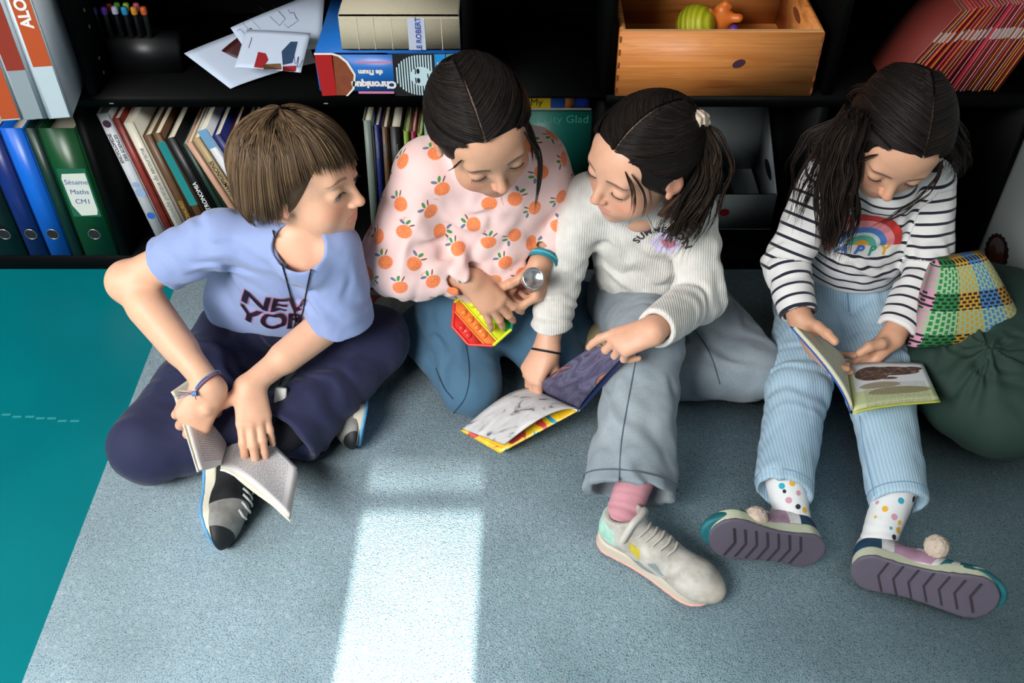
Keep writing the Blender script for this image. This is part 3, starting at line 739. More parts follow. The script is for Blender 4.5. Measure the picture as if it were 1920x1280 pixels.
m = 26; paths = comb(root, d0, flow, base, m, (L)/m, rg.uniform(.001, .0065, nc_)[cid_]+rg.uniform(0, .002, n), lambda i: .6 if i < 16 else .25, .55)
cols = HB([(.085, .052, .029), (.11, .068, .037), (.070, .042, .025), (.16, .105, .057), (.055, .034, .02)], n, rg)
hair_obj('hair', [(l2w(hb, paths), rg.uniform(.0008, .0015, n), cols)], 'hair', boy)
link_mesh('hair_base', me, 'hair', boy, True)
# ------------------------------------------------------------------ girl in the pink sweatshirt with oranges
def hair_cols(n, r, pal=((.009, .007, .006), (.013, .009, .008), (.006, .005, .005), (.020, .013, .010))): return np.array(pal)[r.integers(0, len(pal), n)]*r.uniform(.7, 1.3, (n, 1))
def pulled_back(h, name, parent, tie, part_x=.006, n=2600, seed=5, extra=(), low=-.055, base_col=(.010, .008, .007), mom=.5, pal=None):
    """hair parted in the middle and drawn back over the skull to a tie"""
    rg = np.random.default_rng(seed)
    sh = cap_sdf(.0065); v, q = surf(sh, .0022); me = np_mesh('hair_base', h.w(v), q); bc_ = np.tile(V(*base_col), (len(v), 1)); pm_ = (1-smst(np.abs(v[:, 0]-part_x), .0015, .0042))*smst(v[:, 1], -.03, .0)*smst(v[:, 2], .03, .06); bc_ = bc_*(1-pm_[:, None])+V(.22, .14, .10)*pm_[:, None]; add_attr(me, 'col', bc_); link_mesh('hair_base', me, 'hair', parent, True)
    coll = S(); coll.add(el((0, -.012, .028), (.0765, .0945, .0805)), k=.01); coll.add(el((0, .034, .036), (.057, .048, .046)), k=.02); coll.add(el((0, -.030, -.012), (.0665, .0725, .0665)), k=.02)
    sg = np.where(rg.random(n) < .5, -1., 1.); y0 = rg.uniform(-.07, .067, n); k_ = rg.random(n); k = k_ < .62; nape = k_ > .86
    # along the parting, along the temples, and up from the nape
    hx = rg.uniform(.030, .074, n); hz = .070-.052*(hx/.074)**2+rg.uniform(-.003, .003, n); hy = .060-.070*(hx/.074)**1.8
    root = np.where(k[:, None], np.stack([part_x+sg*(.0012+np.abs(rg.normal(0, .0014, n))), y0, .0305+.0805*np.sqrt(np.clip(1-((y0+.012)/.0945)**2, 0, 1))], 1), np.stack([sg*hx, hy+.006, hz], 1))
    na = rg.uniform(0, 1.3, n); root = np.where(nape[:, None], np.stack([sg*.066*np.cos(na), -.018-.075*np.sin(na), -.030-.030*np.sin(na)], 1), root)
    d0 = np.where(k[:, None], np.stack([sg, -.45+0*sg, 0*sg], 1), np.stack([sg*.5, -.8+0*sg, .35*(1-hx/.074)], 1)); d0 = np.where(nape[:, None], np.stack([0*sg, -.5+0*sg, .8+0*sg], 1), d0)
    tie = np.asarray(tie, float); jt = tie+rg.normal(0, .009, (n, 3))
    def flow(p, i):
        f = jt-p; dd = ln(f)[:, None]; f = f/(dd+1e-6); w_ = np.where(nape, 0, max(0, 1-i/9.))[:, None]; return f*(1-w_*.75)+np.stack([sg, -.62+0*sg, -.12+0*sg], 1)*w_*.75
    D = ln(jt-root); m = 22; paths = comb(root, d0, flow, coll, m, (D*1.22)/m, rg.uniform(.0006, .0035, n), .85, mom)
    fi = ln(paths-jt[:, None]).argmin(1); ii = np.minimum(np.arange(m+1)[None], fi[:, None]); paths = paths[np.arange(n)[:, None], ii]+rg.normal(0, 1e-4, (n, m+1, 3))
    G = [(l2w(h, paths), rg.uniform(.0008, .0014, n), hair_cols(n, rg) if pal is None else hair_cols(n, rg, pal))]
    for e in extra: G.append(e(rg))
    return hair_obj(name, G, 'hair', parent)
def lock(h, pts, n, spread, r=(.0007, .0012), m=26, wave=0., wl=.06, flare=1., world=False, seed=1, pal=None, gather=0.):
    """a loose lock following a guide line"""
    def mk(rg):
        rg = np.random.default_rng(seed); g = resample(pts if world else h.w(np.array(pts)), m); t = np.linspace(0, 1, m)
        nc = max(3, n//16); cid = rg.integers(0, nc, n); off = rg.normal(0, 1, (nc, 3))[cid]*.9+rg.normal(0, .26, (n, 3)); prof = (.25+.75*np.clip(t*4, 0, 1))*(1+(flare-1)*t) if not gather else (gather+(1-gather)*t*flare)
        P_ = g[None]+off[:, None, :]*spread*prof[None, :, None]
        if wave:
            grp_ = cid[:, None]*2.39+rg.normal(0, .35, (n, 1)); s_ = t[None]*np.linalg.norm(np.diff(g, axis=0), axis=1).sum()
            w1 = np.sin(s_*6.283/wl+grp_)*wave*np.clip(t*3, 0, 1); w2 = np.cos(s_*6.283/wl+grp_)*wave*np.clip(t*3, 0, 1)
            P_[:, :, 0] += w1; P_[:, :, 1] += w2*.6; P_[:, :, 2] += w2*.2
        cut = rg.uniform(.72, 1., n); idx = np.linspace(0, 1, m)[None]*cut[:, None]*(m-1)
        i0 = np.clip(np.floor(idx).astype(int), 0, m-2); f = (idx-i0)[..., None]; ar = np.arange(n)[:, None]
        P_ = P_[ar, i0]*(1-f)+P_[ar, i0+1]*f
        return P_, rg.uniform(r[0], r[1], n), hair_cols(n, rg) if pal is None else hair_cols(n, rg, pal)
    return mk
P = dict(neck=at(893, 335, .485), shR=at(798, 322, .465), shL=at(1005, 300, .465), elR=at(748, 480, .31), wrR=at(884, 527, .285),
         elL=at(1040, 400, .33), wrL=at(1014, 492, .295), pel=V(-.055, -.24, .15), hipR=V(-.11, -.27, .13), hipL=V(.0, -.27, .13), waist=at(900, 520, .24),
         knR=at(884, 722, .072), knL=at(1035, 672, .07), anR=at(775, 605, .055), anL=at(1100, 560, .05))
P['neck'] = (P['shR']+P['shL'])/2+V(0, -.012, .038)
P_O = P
girlo = person('girl in a pink sweatshirt printed with oranges, kneeling and looking down', (-.05, -.27, 0))
FR = nrm((.02, -.95, .2))
ho = Head(at(902, 243, .595), (.34, -.84, -.42), (-.20, -.0, 1), .98, .45, 1)
s = S(); s.add(ho.prim()); s.add(rc(ho.w((0, -.022, -.045)), P['neck']-V(0, 0, .03), .034, .040), k=.018)
torso(s, P, FR, -.014)
limb(s, [P['shR'], P['elR'], P['wrR']], [.032, .029, .0205]); limb(s, [P['shL'], P['elL'], P['wrL']], [.032, .029, .0205])
hand(s, P['wrR'], at(945, 592, .232)-P['wrR'], (-.05, -.62, .78), 'R', [(24, 22, 12), (30, 24, 14), (26, 24, 14), (20, 22, 14)], spread=(10, 2, -6, -15), thumb=[(.65, .75, -.2), (.85, .45, -.35), (.9, .2, -.4)], sc=.98)
hand(s, P['wrL'], at(1012, 545, .25)-P['wrL'], (.80, -.35, .1), 'L', [(52, 55, 30), (58, 58, 30), (62, 58, 30), (66, 58, 30)], spread=(3, 0, -2, -4), thumb=[(.55, .6, -.55), (.5, .35, -.8), (.5, .1, -.85)], sc=.96)
for q in 'RL': limb(s, [P['hip'+q], P['kn'+q], P['an'+q]-nrm(P['an'+q]-P['kn'+q])*.07], [.048, .034, .020])
SKO = (.62, .335, .215)
build_sdf('body', s, .0019*Q, 'skin', girlo, lambda v: nail_color(v, np.where((ln(v-ho.c) < .16)[:, None], face_color(ho.l(v), SKO, (.48, .17, .15), (.03, .018, .014)), np.array(SKO)), (.62, .34, .29)))
ho.eyes(girlo, (.03, .014, .008), (.3, 1, -.75))
# sweatshirt
s = S(); torso(s, P, FR, .018, k=.035)
s.add(rc(P['neck']*.35+P['pel']*.65+FR*.012, P['pel']+V(0, -.01, .05), .115, .112, (FR, .85)), k=.03)
def puff(s, sh, elb, end, rs, k=.025):
    dr = nrm(end-elb); c0 = end-dr*.042
    s.add(rc(sh, elb, rs[0], rs[1]), k=k); s.add(rc(elb, c0, rs[1], rs[2]), k=.03); s.add(el(elb*.8+c0*.2+V(0, 0, -.008), V(1, 1, 1)*rs[1]*1.02), k=.03)
    g = S(); g.add(rc(c0, end, rs[3], rs[3]+.0005)); g.add(plane(end, dr), 'i', .003)
    s.add((g, (c0+end)/2, .07), k=.006); s.add(rc(end-dr*.02, end+dr*.03, rs[3]-.006, rs[3]-.004), 's', .003)
puff(s, P['shR'], P['elR'], P['wrR']+nrm(P['elR']-P['wrR'])*.006, (.054, .062, .041, .0325))
puff(s, P['shL'], P['elL'], P['wrL']+nrm(P['elL']-P['wrL'])*.012, (.052, .056, .038, .031))
nd = nrm(ho.w((0, -.03, -.10))-P['neck']); s.add(rc(P['neck']-nd*.03, P['neck']+nd*.018, .056, .050), k=.02)
s.add(rc(P['neck']-nd*.01, P['neck']+nd*.07, .040, .046), 's', .003); s.add(plane(P['pel']+V(0, 0, .015), (0, -.2, -1)), 'i', .02)
s.add(folds([(P['elR']*.7+P['wrR']*.3, P['wrR']-P['elR'], .042, .0045, .06), (P['shR']*.6+P['elR']*.4+V(.05, 0, -.02), (1, 0, .6), .06, .006, .05), (P['elL']*.6+P['wrL']*.4, P['wrL']-P['elL'], .04, .0045, .05), (P['neck']*.4+P['pel']*.6+FR*.1, (.5, 0, 1), .07, .005, .08), (P['shL']+V(-.05, -.02, -.09), (1, 0, -.5), .06, .005, .05)], .0016, .09, 5), 'd')
# the printed oranges sit at scattered centres; each vertex knows its place inside the nearest one
sv, sq = surf(s, .0026*Q); me = np_mesh('sweatshirt', sv, sq)
nrmls = np.zeros((len(sv), 3), np.float32); me.vertex_normals.foreach_get('vector', nrmls.ravel()) if hasattr(me, 'vertex_normals') else None
rg = np.random.default_rng(11); cand = rg.permutation(len(sv))[:14000]; cen = []
for i in cand:
    if not cen or np.min(ln(sv[cen]-sv[i])) > .0435: cen.append(i)
cc = sv[cen]; best = np.full(len(sv), 9.); bi = np.zeros(len(sv), int)
for j, c in enumerate(cc):
    d_ = ln(sv-c); m_ = d_ < best; best[m_] = d_[m_]; bi[m_] = j
me.calc_loop_triangles() if False else None
NN = np.array([v.normal[:] for v in me.vertices]); cn = NN[cen]; an = rg.uniform(-.9, .9, len(cc))
t1 = np.cross(cn, V(.1, -1, .2)); t1 /= ln(t1)[:, None]; t2 = np.cross(cn, t1)
upz = np.sign(t2[:, 2]+1e-6)[:, None]; t1, t2 = t1*upz, t2*upz
ra = np.cos(an)[:, None]*t1+np.sin(an)[:, None]*t2; rb = -np.sin(an)[:, None]*t1+np.cos(an)[:, None]*t2
dv = sv-cc[bi]; add_attr(me, 'fr', np.stack([(dv*ra[bi]).sum(1), (dv*rb[bi]).sum(1), best], 1), 'FLOAT_VECTOR')
m, nt, b = new_mat('orange_print'); a = nn(nt, 'ShaderNodeAttribute', attribute_name='fr'); sp = nn(nt, 'ShaderNodeSeparateXYZ'); nt.links.new(a.outputs['Vector'], sp.inputs[0])
X_, Y_, D_ = sp.outputs
def blob(cx, cy, rx, ry, rot=0., soft=.08):
    ca, sa = math.cos(rot), math.sin(rot)
    dx = mth(nt, 'SUBTRACT', X_, cx); dy = mth(nt, 'SUBTRACT', Y_, cy)
    u = mth(nt, 'DIVIDE', mth(nt, 'ADD', mth(nt, 'MULTIPLY', dx, ca), mth(nt, 'MULTIPLY', dy, sa)), rx); v_ = mth(nt, 'DIVIDE', mth(nt, 'SUBTRACT', mth(nt, 'MULTIPLY', dy, ca), mth(nt, 'MULTIPLY', dx, sa)), ry)
    r2 = mth(nt, 'SQRT', mth(nt, 'ADD', mth(nt, 'MULTIPLY', u, u), mth(nt, 'MULTIPLY', v_, v_)))
    mr = nn(nt, 'ShaderNodeMapRange'); mr.inputs[1].default_value = 1+soft; mr.inputs[2].default_value = 1-soft; nt.links.new(r2, mr.inputs[0])
    g = nn(nt, 'ShaderNodeMapRange'); g.inputs[1].default_value = .0238; g.inputs[2].default_value = .0230; nt.links.new(D_, g.inputs[0])
    return mth(nt, 'MULTIPLY', mr.outputs[0], g.outputs[0])
tc = nn(nt, 'ShaderNodeTexCoord'); n4 = nn(nt, 'ShaderNodeTexNoise', i_Scale=500, i_Detail=2); nt.links.new(tc.outputs['Object'], n4.inputs[0])
orn = ramp(nt, n4.outputs[0], [(.35, '#e8703a'), (.65, '#f4925c')])
c = mixc(nt, blob(.0125, .013, .0013, .006, -1.0), '#ecc9c6', '#6b4a3a')
c = mixc(nt, blob(.0055, .0175, .0026, .0055, -.7), c, '#3f8a45'); c = mixc(nt, blob(-.0045, .0175, .0025, .0055, .9), c, '#5f7088')
c = mixc(nt, blob(0, 0, .0134, .0120), c, orn)
nt.links.new(c, b.inputs['Base Color']); b.inputs['Roughness'].default_value = .85; b.inputs['Sheen Weight'].default_value = .25
n5 = nn(nt, 'ShaderNodeTexNoise', i_Scale=900); nt.links.new(tc.outputs['Object'], n5.inputs[0]); bp = nn(nt, 'ShaderNodeBump', i_Strength=.25, i_Distance=.001); nt.links.new(n5.outputs[0], bp.inputs['Height']); nt.links.new(bp.outputs[0], b.inputs['Normal'])
link_mesh('sweatshirt', me, 'orange_print', girlo, True)
# trousers
s = jeans(P, FR, .072, .056, .045, pelr=.092)
s.add(folds([(P['knR']*.45+P['hipR']*.55+V(-.03, -.03, 0), (1, .2, .3), .05, .004, .06), (P['knL'], (1, 0, .5), .05, .003, .05), (P['knR']+V(-.04, .03, 0), (1, .8, 0), .035, .003, .04)], .0018, .09, 7), 'd')
s.add(plane(V(0, 0, .012), (0, 0, -1)), 'i', .006)
def seam_path(pts, tree, nm, mt, parent, r=.0009, off=.0004, m=60): return tube_obj(nm, [drape(pts, tree, off, m)], r, mt, parent, 5)
tro = build_sdf('trousers', s, .0028*Q, mat('teal_twill', '#3f6580', .8, bump=.2, bscale=800, sheen=.1), girlo)
TT = bvh(tro)
seam_path([at(852, 590, .16), at(872, 640, .15), at(880, 700, .13), at(872, 745, .10), at(850, 775, .06)], TT, 'seam', mat('seam_dark', '#1d3346', .8), tro)
seam_path([at(818, 690, .10), at(832, 725, .09), at(850, 748, .07)], TT, 'pocket_edge', 'seam_dark', tro, .0014)
# bracelets on the left wrist
def band(nm, c, ax, r, th, m_, parent, sq=1., n=48, tilt=None):
    R = frame(nrm(ax), (0, 0, 1) if abs(nrm(ax)[2]) < .9 else (1, 0, 0)); return tube_obj(nm, [np.array([c+(R[:, 0]*math.cos(a)+R[:, 2]*math.sin(a)*sq)*r for a in np.linspace(0, 6.283, n)])], th, m_, parent, 6)
ax = P['wrL']-P['elL']
for k, (o_, cn_) in enumerate(((.000, 'teal_bead'), (.0045, 'aqua_bead'), (.009, 'teal_bead'))):
    band('bracelet', P['wrL']-nrm(ax)*(.010-o_), ax, .0275+.0012*(k == 1), .0026, mat(cn_, '#1f7f93' if k != 1 else '#49a9b5', .6, bump=.6, bscale=700), girlo)
# hair
ext = [lock(ho, [(-.055, .055, .055), (-.068, .075, .01), (-.066, .085, -.05), (-.052, .098, -.115)], 26, .0028, (.0004, .0007), seed=3),
       lock(ho, [(-.05, .06, .055), (-.064, .078, .0), (-.058, .092, -.06), (-.045, .105, -.14)], 14, .004, (.0003, .0006), seed=4),
       lock(ho, [(-.066, .02, .03), (-.074, .03, -.02), (-.072, .045, -.07)], 50, .004, seed=5),
       lock(ho, [(.070, -.02, -.01), (.070, -.04, -.05), (.062, -.035, -.09)], 60, .006, (.0005, .0008), seed=6),
       lock(ho, [(.050, .066, .045), (.060, .062, .025), (.068, .05, .0)], 8, .002, (.0003, .0005), seed=8),
       lock(ho, [ho.w((0, -.093, .015)), ho.w((0, -.11, .0))+V(0, .02, -.03), P['neck']+V(0, .075, .03), P['neck']+V(0, .08, -.10)], 400, .013, seed=7, wave=.004, world=True)]
pulled_back(ho, 'hair', girlo, (0, -.095, .015), .012, extra=ext, seed=21)
# ------------------------------------------------------------------ girl in the white ribbed top
P = dict(neck=at(1212, 395, .425), shR=at(1105, 368, .405), shL=at(1300, 398, .39), elR=at(1050, 515, .25), wrR=at(1026, 650, .155),
         elL=at(1312, 558, .27), wrL=at(1224, 620, .315), pel=V(.275, -.20, .10), hipR=V(.235, -.22, .10), hipL=V(.335, -.21, .10), waist=at(1240, 520, .2),
         knR=at(1214, 640, .20), knL=at(1405, 690, .085), anR=at(1180, 925, .085), anL=at(1210, 705, .055))
P['neck'] = (P['shR']+P['shL'])/2+V(-.004, -.016, .034)
P_W = P
girlw = person('girl in a white ribbed top and grey flared jeans, one leg stretched out', (.28, -.25, 0))
FR = nrm((-.18, -.93, .15))
hw = Head(at(1203, 300, .52), (-.80, -.56, -.20), (.10, -.10, 1), .99, .45)
s = S(); s.add(hw.prim()); s.add(rc(hw.w((0, -.020, -.045)), P['neck']-V(0, 0, .03), .035, .042), k=.018)
torso(s, P, FR, -.014)
limb(s, [P['shR'], P['elR'], P['wrR']], [.032, .030, .021]); limb(s, [P['shL'], P['elL'], P['wrL']], [.032, .030, .021])
hand(s, P['wrR'], at(985, 722, .10)-P['wrR'], (-.55, -.55, .35), 'R', [(42, 34, 20), (48, 36, 20), (52, 36, 20), (56, 36, 20)], spread=(4, 1, -2, -6), thumb=[(.75, .35, -.6), (.85, -.05, -.5), (.9, -.1, -.4)], sc=1.02)
hand(s, P['wrL'], at(1146, 648, .285)-P['wrL'], (.05, -.30, .90), 'L', [(8, 24, 16), (42, 60, 30), (56, 66, 34), (62, 66, 34)], spread=(3, 0, -1, -3), thumb=[(.85, .40, -.35), (.95, .12, -.25), (.95, 0, -.2)], sc=.97)
for q in 'RL': limb(s, [P['hip'+q], P['kn'+q], P['an'+q]-nrm(P['an'+q]-P['kn'+q])*.07], [.048, .034, .020])
SKW = (.68, .375, .255)
build_sdf('body', s, .0019*Q, 'skin', girlw, lambda v: nail_color(v, np.where((ln(v-hw.c) < .16)[:, None], face_color(hw.l(v), SKW, (.52, .19, .17), (.04, .022, .015)), np.array(SKW)), (.68, .38, .33)))
hw.eyes(girlw, (.03, .014, .008), (0, 1, -.8))
s = S(); torso(s, P, FR, .004, k=.035)
s.add(rc(P['neck']*.4+P['pel']*.6+FR*.015, P['pel']+V(-.005, -.02, .055), .094, .098, (FR, .85)), k=.03)
o1 = sleeve(s, P['shR'], P['elR'], P['wrR']+nrm(P['elR']-P['wrR'])*.006, .041, .039, .037); o2 = sleeve(s, P['shL'], P['elL'], P['wrL']+nrm(P['elL']-P['wrL'])*.010, .041, .042, .034)
nd = nrm(hw.w((0, -.03, -.10))-P['neck']); s.add(rc(P['neck']-nd*.03, P['neck']+nd*.010, .050, .048), k=.015)
s.add(o1, 's', .003); s.add(o2, 's', .003); s.add(rc(P['neck']-nd*.016, P['neck']+nd*.07, .041, .046), 's', .003)
s.add(plane(P['pel']+V(0, 0, .042), (0, -.22, -1)), 'i', .004)
s.add(folds([(P['elR']*.6+P['wrR']*.4, P['wrR']-P['elR'], .026, .0026, .05), (P['elL'], P['wrL']-P['elL'], .032, .0035, .05), (P['shR']+V(.05, -.02, -.06), (1, 0, .7), .045, .004, .045), (P['neck']*.4+P['pel']*.6+FR*.08, (.25, 0, 1), .05, .004, .07), (P['shL']*.5+P['elL']*.5, (P['elL']-P['shL']), .06, .003, .05)], .0012, .08, 9), 'd')
# fine ribbing runs round the body: the material reads position along the garment
m, nt, b = new_mat('ribbed_white'); tc = nn(nt, 'ShaderNodeTexCoord'); wv = nn(nt, 'ShaderNodeTexWave', wave_type='BANDS', bands_direction='X'); wv.inputs['Scale'].default_value = 75; wv.inputs['Distortion'].default_value = 1.2
nt.links.new(tc.outputs['Object'], wv.inputs[0]); nz = nn(nt, 'ShaderNodeTexNoise', i_Scale=40); nt.links.new(tc.outputs['Object'], nz.inputs[0])
nt.links.new(ramp(nt, nz.outputs[0], [(.3, '#c9c7c1'), (.7, '#d9d7d2')]), b.inputs['Base Color']); b.inputs['Roughness'].default_value = .9; b.inputs['Sheen Weight'].default_value = .2
bp = nn(nt, 'ShaderNodeBump', i_Strength=.35, i_Distance=.0015); nt.links.new(wv.outputs[0], bp.inputs['Height']); nt.links.new(bp.outputs[0], b.inputs['Normal'])
top = build_sdf('top', s, .0024*Q, 'ribbed_white', girlw)
TB = bvh(top)
# printed words in an arc over a lilac flower badge
po = at(1242, 438, .37); pux = nrm((1, .05, 0)); puy = nrm(at(1242, 410, .395)-po)
def arcwarp(R_, ox=0., oy=0.): return lambda x, y: (ox+(R_+y)*math.sin(x/R_), oy+(R_+y)*math.cos(x/R_)-R_)
decal('badge_lettering', text_mesh('SUMMER ON', .0165, bold=.0006, spacing=1.15), TB, po, pux, puy, mat('charcoal_ink', '#2c2a30', .7), top, .0012, .004, arcwarp(.045, -.002, .010))
flw = [[(.021*math.cos(a)*(1+.16*math.cos(6*a)), .021*math.sin(a)*(1+.16*math.cos(6*a))) for a in np.linspace(0, 6.283, 60)[:-1]]]
decal('flower_badge', poly_me(flw), TB, po+puy*-.016+pux*.004, pux, puy, mat('lilac_ink', '#c9c2e2', .7), top, .0010, .004)
hrt = [[(.0007*16*math.sin(a)**3, .0007*(13*math.cos(a)-5*math.cos(2*a)-2*math.cos(3*a)-math.cos(4*a))) for a in np.linspace(0, 6.283, 40)[:-1]]]
decal('heart_badge', poly_me(hrt), TB, po+puy*-.018+pux*.010, pux, puy, mat('rose_ink', '#c77f92', .7), top, .0016, .004)
tube_obj('placket', [drape([at(1210, 400, .40), at(1222, 425, .38), at(1238, 450, .36)], TB, .0006, 16)], .0016, mat('ribbed_edge', '#d9d6cf', .9), top)
# jeans: right leg flared and reaching forward, left leg folded flat
s = jeans(P, FR, .080, .062, {'R': .078, 'L': .045}, pelr=.098)
s.add(folds([(P['knR']*.3+P['anR']*.7, (1, .3, .2), .07, .005, .08), (P['knR'], (.3, 1, 1), .05, .004, .05), (P['hipL']*.5+P['knL']*.5, (1, .2, -.6), .045, .005, .06), (P['hipR']*.6+P['knR']*.4, (1, .4, .4), .05, .004, .06), (P['knL']+V(-.05, 0, .02), (.6, 1, .6), .04, .004, .05)], .0022, .09, 12), 'd')
s.add(plane(V(0, 0, .012), (0, 0, -1)), 'i', .006)
def denim(name, c0, c1, cord=0, dirs='X', scale=120):
    m, nt, b = new_mat(name); tc = nn(nt, 'ShaderNodeTexCoord'); n1 = nn(nt, 'ShaderNodeTexNoise', i_Scale=9, i_Detail=4); nt.links.new(tc.outputs['Object'], n1.inputs[0])
    n2 = nn(nt, 'ShaderNodeTexNoise', i_Scale=650, i_Detail=2); nt.links.new(tc.outputs['Object'], n2.inputs[0])
    c = mixc(nt, .35, ramp(nt, n1.outputs[0], [(.3, c0), (.7, c1)]), ramp(nt, n2.outputs[0], [(.35, c0), (.65, c1)])); h = n2.outputs[0]
    if cord:
        wv = nn(nt, 'ShaderNodeTexWave', wave_type='BANDS', bands_direction=dirs); wv.inputs['Scale'].default_value = scale; wv.inputs['Distortion'].default_value = .6; nt.links.new(tc.outputs['Object'], wv.inputs[0])
        c = mixc(nt, mth(nt, 'MULTIPLY', wv.outputs[0], .38), c, cord); h = wv.outputs[0]
    nt.links.new(c, b.inputs['Base Color']); b.inputs['Roughness'].default_value = .88; b.inputs['Sheen Weight'].default_value = .1
    bp = nn(nt, 'ShaderNodeBump', i_Strength=.35, i_Distance=.001); nt.links.new(h, bp.inputs['Height']); nt.links.new(bp.outputs[0], b.inputs['Normal']); return m
denim('grey_denim', '#6d7984', '#9aa5ac')
tro = build_sdf('jeans', s, .0028*Q, 'grey_denim', girlw); TT = bvh(tro)
mat('denim_seam', '#4d5f6e', .9)
dr = nrm(P['anR']-P['knR'])
band('hem_stitch', P['anR']-dr*.018, dr, .0785, .0012, 'denim_seam', tro)
seam_path([at(1195, 660, .28), at(1180, 740, .20), at(1165, 830, .16), at(1160, 920, .12)], TT, 'side_seam', 'denim_seam', tro, .0012)
seam_path([at(1290, 600, .20), at(1330, 660, .16), at(1350, 720, .13)], TT, 'side_seam', 'denim_seam', tro, .0014)
seam_path([at(1165, 508, .22), at(1200, 520, .22), at(1250, 530, .21), at(1300, 530, .2)], TT, 'waistband_edge', 'denim_seam', tro, .0016)
band('hair_tie', P['wrR']-nrm(P['wrR']-P['elR'])*-.008, P['wrR']-P['elR'], .0262, .0020, mat('elastic_black', '#0a0a0c', .7), girlw)
# hair with a high side ponytail
TIE = hw.l(at(1288, 232, .565)[None])[0]; TIE = V(*TIE)
pg = [at(1290, 235, .57), at(1325, 258, .56), at(1336, 310, .52), at(1318, 370, .465), at(1285, 420, .43), at(1262, 465, .40)]
WP = ((.016, .010, .007), (.026, .015, .010), (.045, .026, .016), (.010, .007, .006))
ext = [lock(hw, pg, 620, .0135, (.0007, .0012), 40, .0034, .085, 1.3, True, 31, WP, .35),
       lock(hw, [at(1290, 235, .57), at(1315, 300, .53), at(1290, 370, .47), at(1250, 420, .43), at(1240, 450, .40)], 240, .0095, (.0006, .0011), 40, .0034, .08, 1.5, True, 32, WP, .35),
       lock(hw, [(-.05, .062, .05), (-.068, .05, .02), (-.072, .045, -.02), (-.07, .055, -.055)], 14, .007, (.0003, .0006), 26, .0, .04, seed=33, pal=WP),
       lock(hw, [(-.04, .068, .052), (-.058, .066, .02), (-.060, .066, -.02), (-.055, .07, -.05)], 12, .006, (.0003, .0005), 26, .0, .04, seed=34, pal=WP),
       lock(hw, [(-.045, -.05, -.05), (-.055, -.04, -.09), (-.05, -.02, -.12)], 60, .007, (.0005, .0008), 20, .003, .04, seed=35, pal=WP)]
pulled_back(hw, 'hair', girlw, TIE, -.012, extra=ext, seed=23, n=3000)
sc_ = S(); cpt = at(1297, 243, .575); axs = nrm(at(1325, 258, .56)-at(1280, 228, .57)); R = frame(axs, (0, 0, 1))
for a in np.linspace(0, 6.283, 15)[:-1]:
    p = cpt+(R[:, 0]*math.cos(a)+R[:, 2]*math.sin(a))*.0235; sc_.add(el(p, V(.0105, .013, .0085)*(1+.15*math.sin(a*5)), R @ np.array(Matrix.Rotation(a*1.7, 3, 'Y'))), k=.006)
sc_.add(folds([(cpt, R[:, 0], .011, .0016, .05), (cpt, R[:, 2], .012, .0014, .05)], .0006, .02, 4), 'd')
build_sdf('scrunchie', sc_, .0017, mat('cream_fabric', '#d9c4b0', .9, bump=.3, bscale=600), girlw)
# ------------------------------------------------------------------ girl in the striped top
P = dict(neck=at(1660, 365, .43), shR=at(1545, 338, .405), shL=at(1745, 340, .40), elR=at(1474, 495, .275), wrR=at(1500, 598, .235),
         elL=at(1742, 500, .26), wrL=at(1674, 632, .205), pel=V(.665, -.19, .105), hipR=V(.605, -.21, .10), hipL=V(.725, -.21, .10), waist=at(1590, 500, .2),
         knR=at(1496, 730, .10), knL=at(1652, 745, .11), anR=at(1468, 925, .072), anL=at(1686, 945, .072))
P['neck'] = (P['shR']+P['shL'])/2+V(-.006, -.014, .030)
P_S = P
girls = person('girl in a black and white striped top with rainbow print, reading with both legs outstretched', (.65, -.25, 0))
FR = nrm((-.04, -.93, .2))
hs = Head(at(1680, 255, .535), (-.12, -.82, -.56), (.10, -.15, 1), .99, .10)
s = S(); s.add(hs.prim()); s.add(rc(hs.w((0, -.022, -.045)), P['neck']-V(0, 0, .03), .034, .042), k=.018)
torso(s, P, FR, -.014)
limb(s, [P['shR'], P['elR'], P['wrR']], [.032, .030, .021]); limb(s, [P['shL'], P['elL'], P['wrL']], [.032, .030, .021])
hand(s, P['wrR'], at(1528, 668, .195)-P['wrR'], (-.60, -.35, -.45), 'R', [(20, 26, 16), (24, 26, 16), (28, 28, 16), (32, 28, 16)], spread=(4, 0, -3, -7), thumb=[(.55, .75, -.35), (.75, .55, -.35), (.85, .45, -.3)], sc=1.0)
hand(s, P['wrL'], at(1612, 684, .150)-P['wrL'], (.25, -.25, -.95), 'L', [(6, 22, 18), (10, 24, 18), (14, 26, 18), (18, 28, 18)], spread=(5, 0, -3, -7), thumb=[(.35, .75, -.75), (.75, .35, -.75), (.95, .0, -.15)], sc=.97)
for q in 'RL': limb(s, [P['hip'+q], P['kn'+q], P['an'+q]-nrm(P['an'+q]-P['kn'+q])*.07], [.048, .034, .020])
SKS = (.60, .325, .21)
build_sdf('body', s, .0019*Q, 'skin', girls, lambda v: nail_color(v, np.where((ln(v-hs.c) < .16)[:, None], face_color(hs.l(v), SKS, (.46, .16, .14), (.03, .018, .014)), np.array(SKS)), (.60, .33, .28)))
hs.eyes(girls, (.03, .014, .008), (0, 1, -1.2))
s = S(); torso(s, P, FR, .004, k=.032)
s.add(rc(P['neck']*.4+P['pel']*.6+FR*.015, P['pel']+V(-.005, -.02, .055), .090, .094, (FR, .85)), k=.03)
o1 = sleeve(s, P['shR'], P['elR'], P['wrR']+nrm(P['elR']-P['wrR'])*.010, .042, .040, .033); o2 = sleeve(s, P['shL'], P['elL'], P['wrL']+nrm(P['elL']-P['wrL'])*.012, .042, .040, .035)
nd = nrm(hs.w((0, -.03, -.10))-P['neck'])
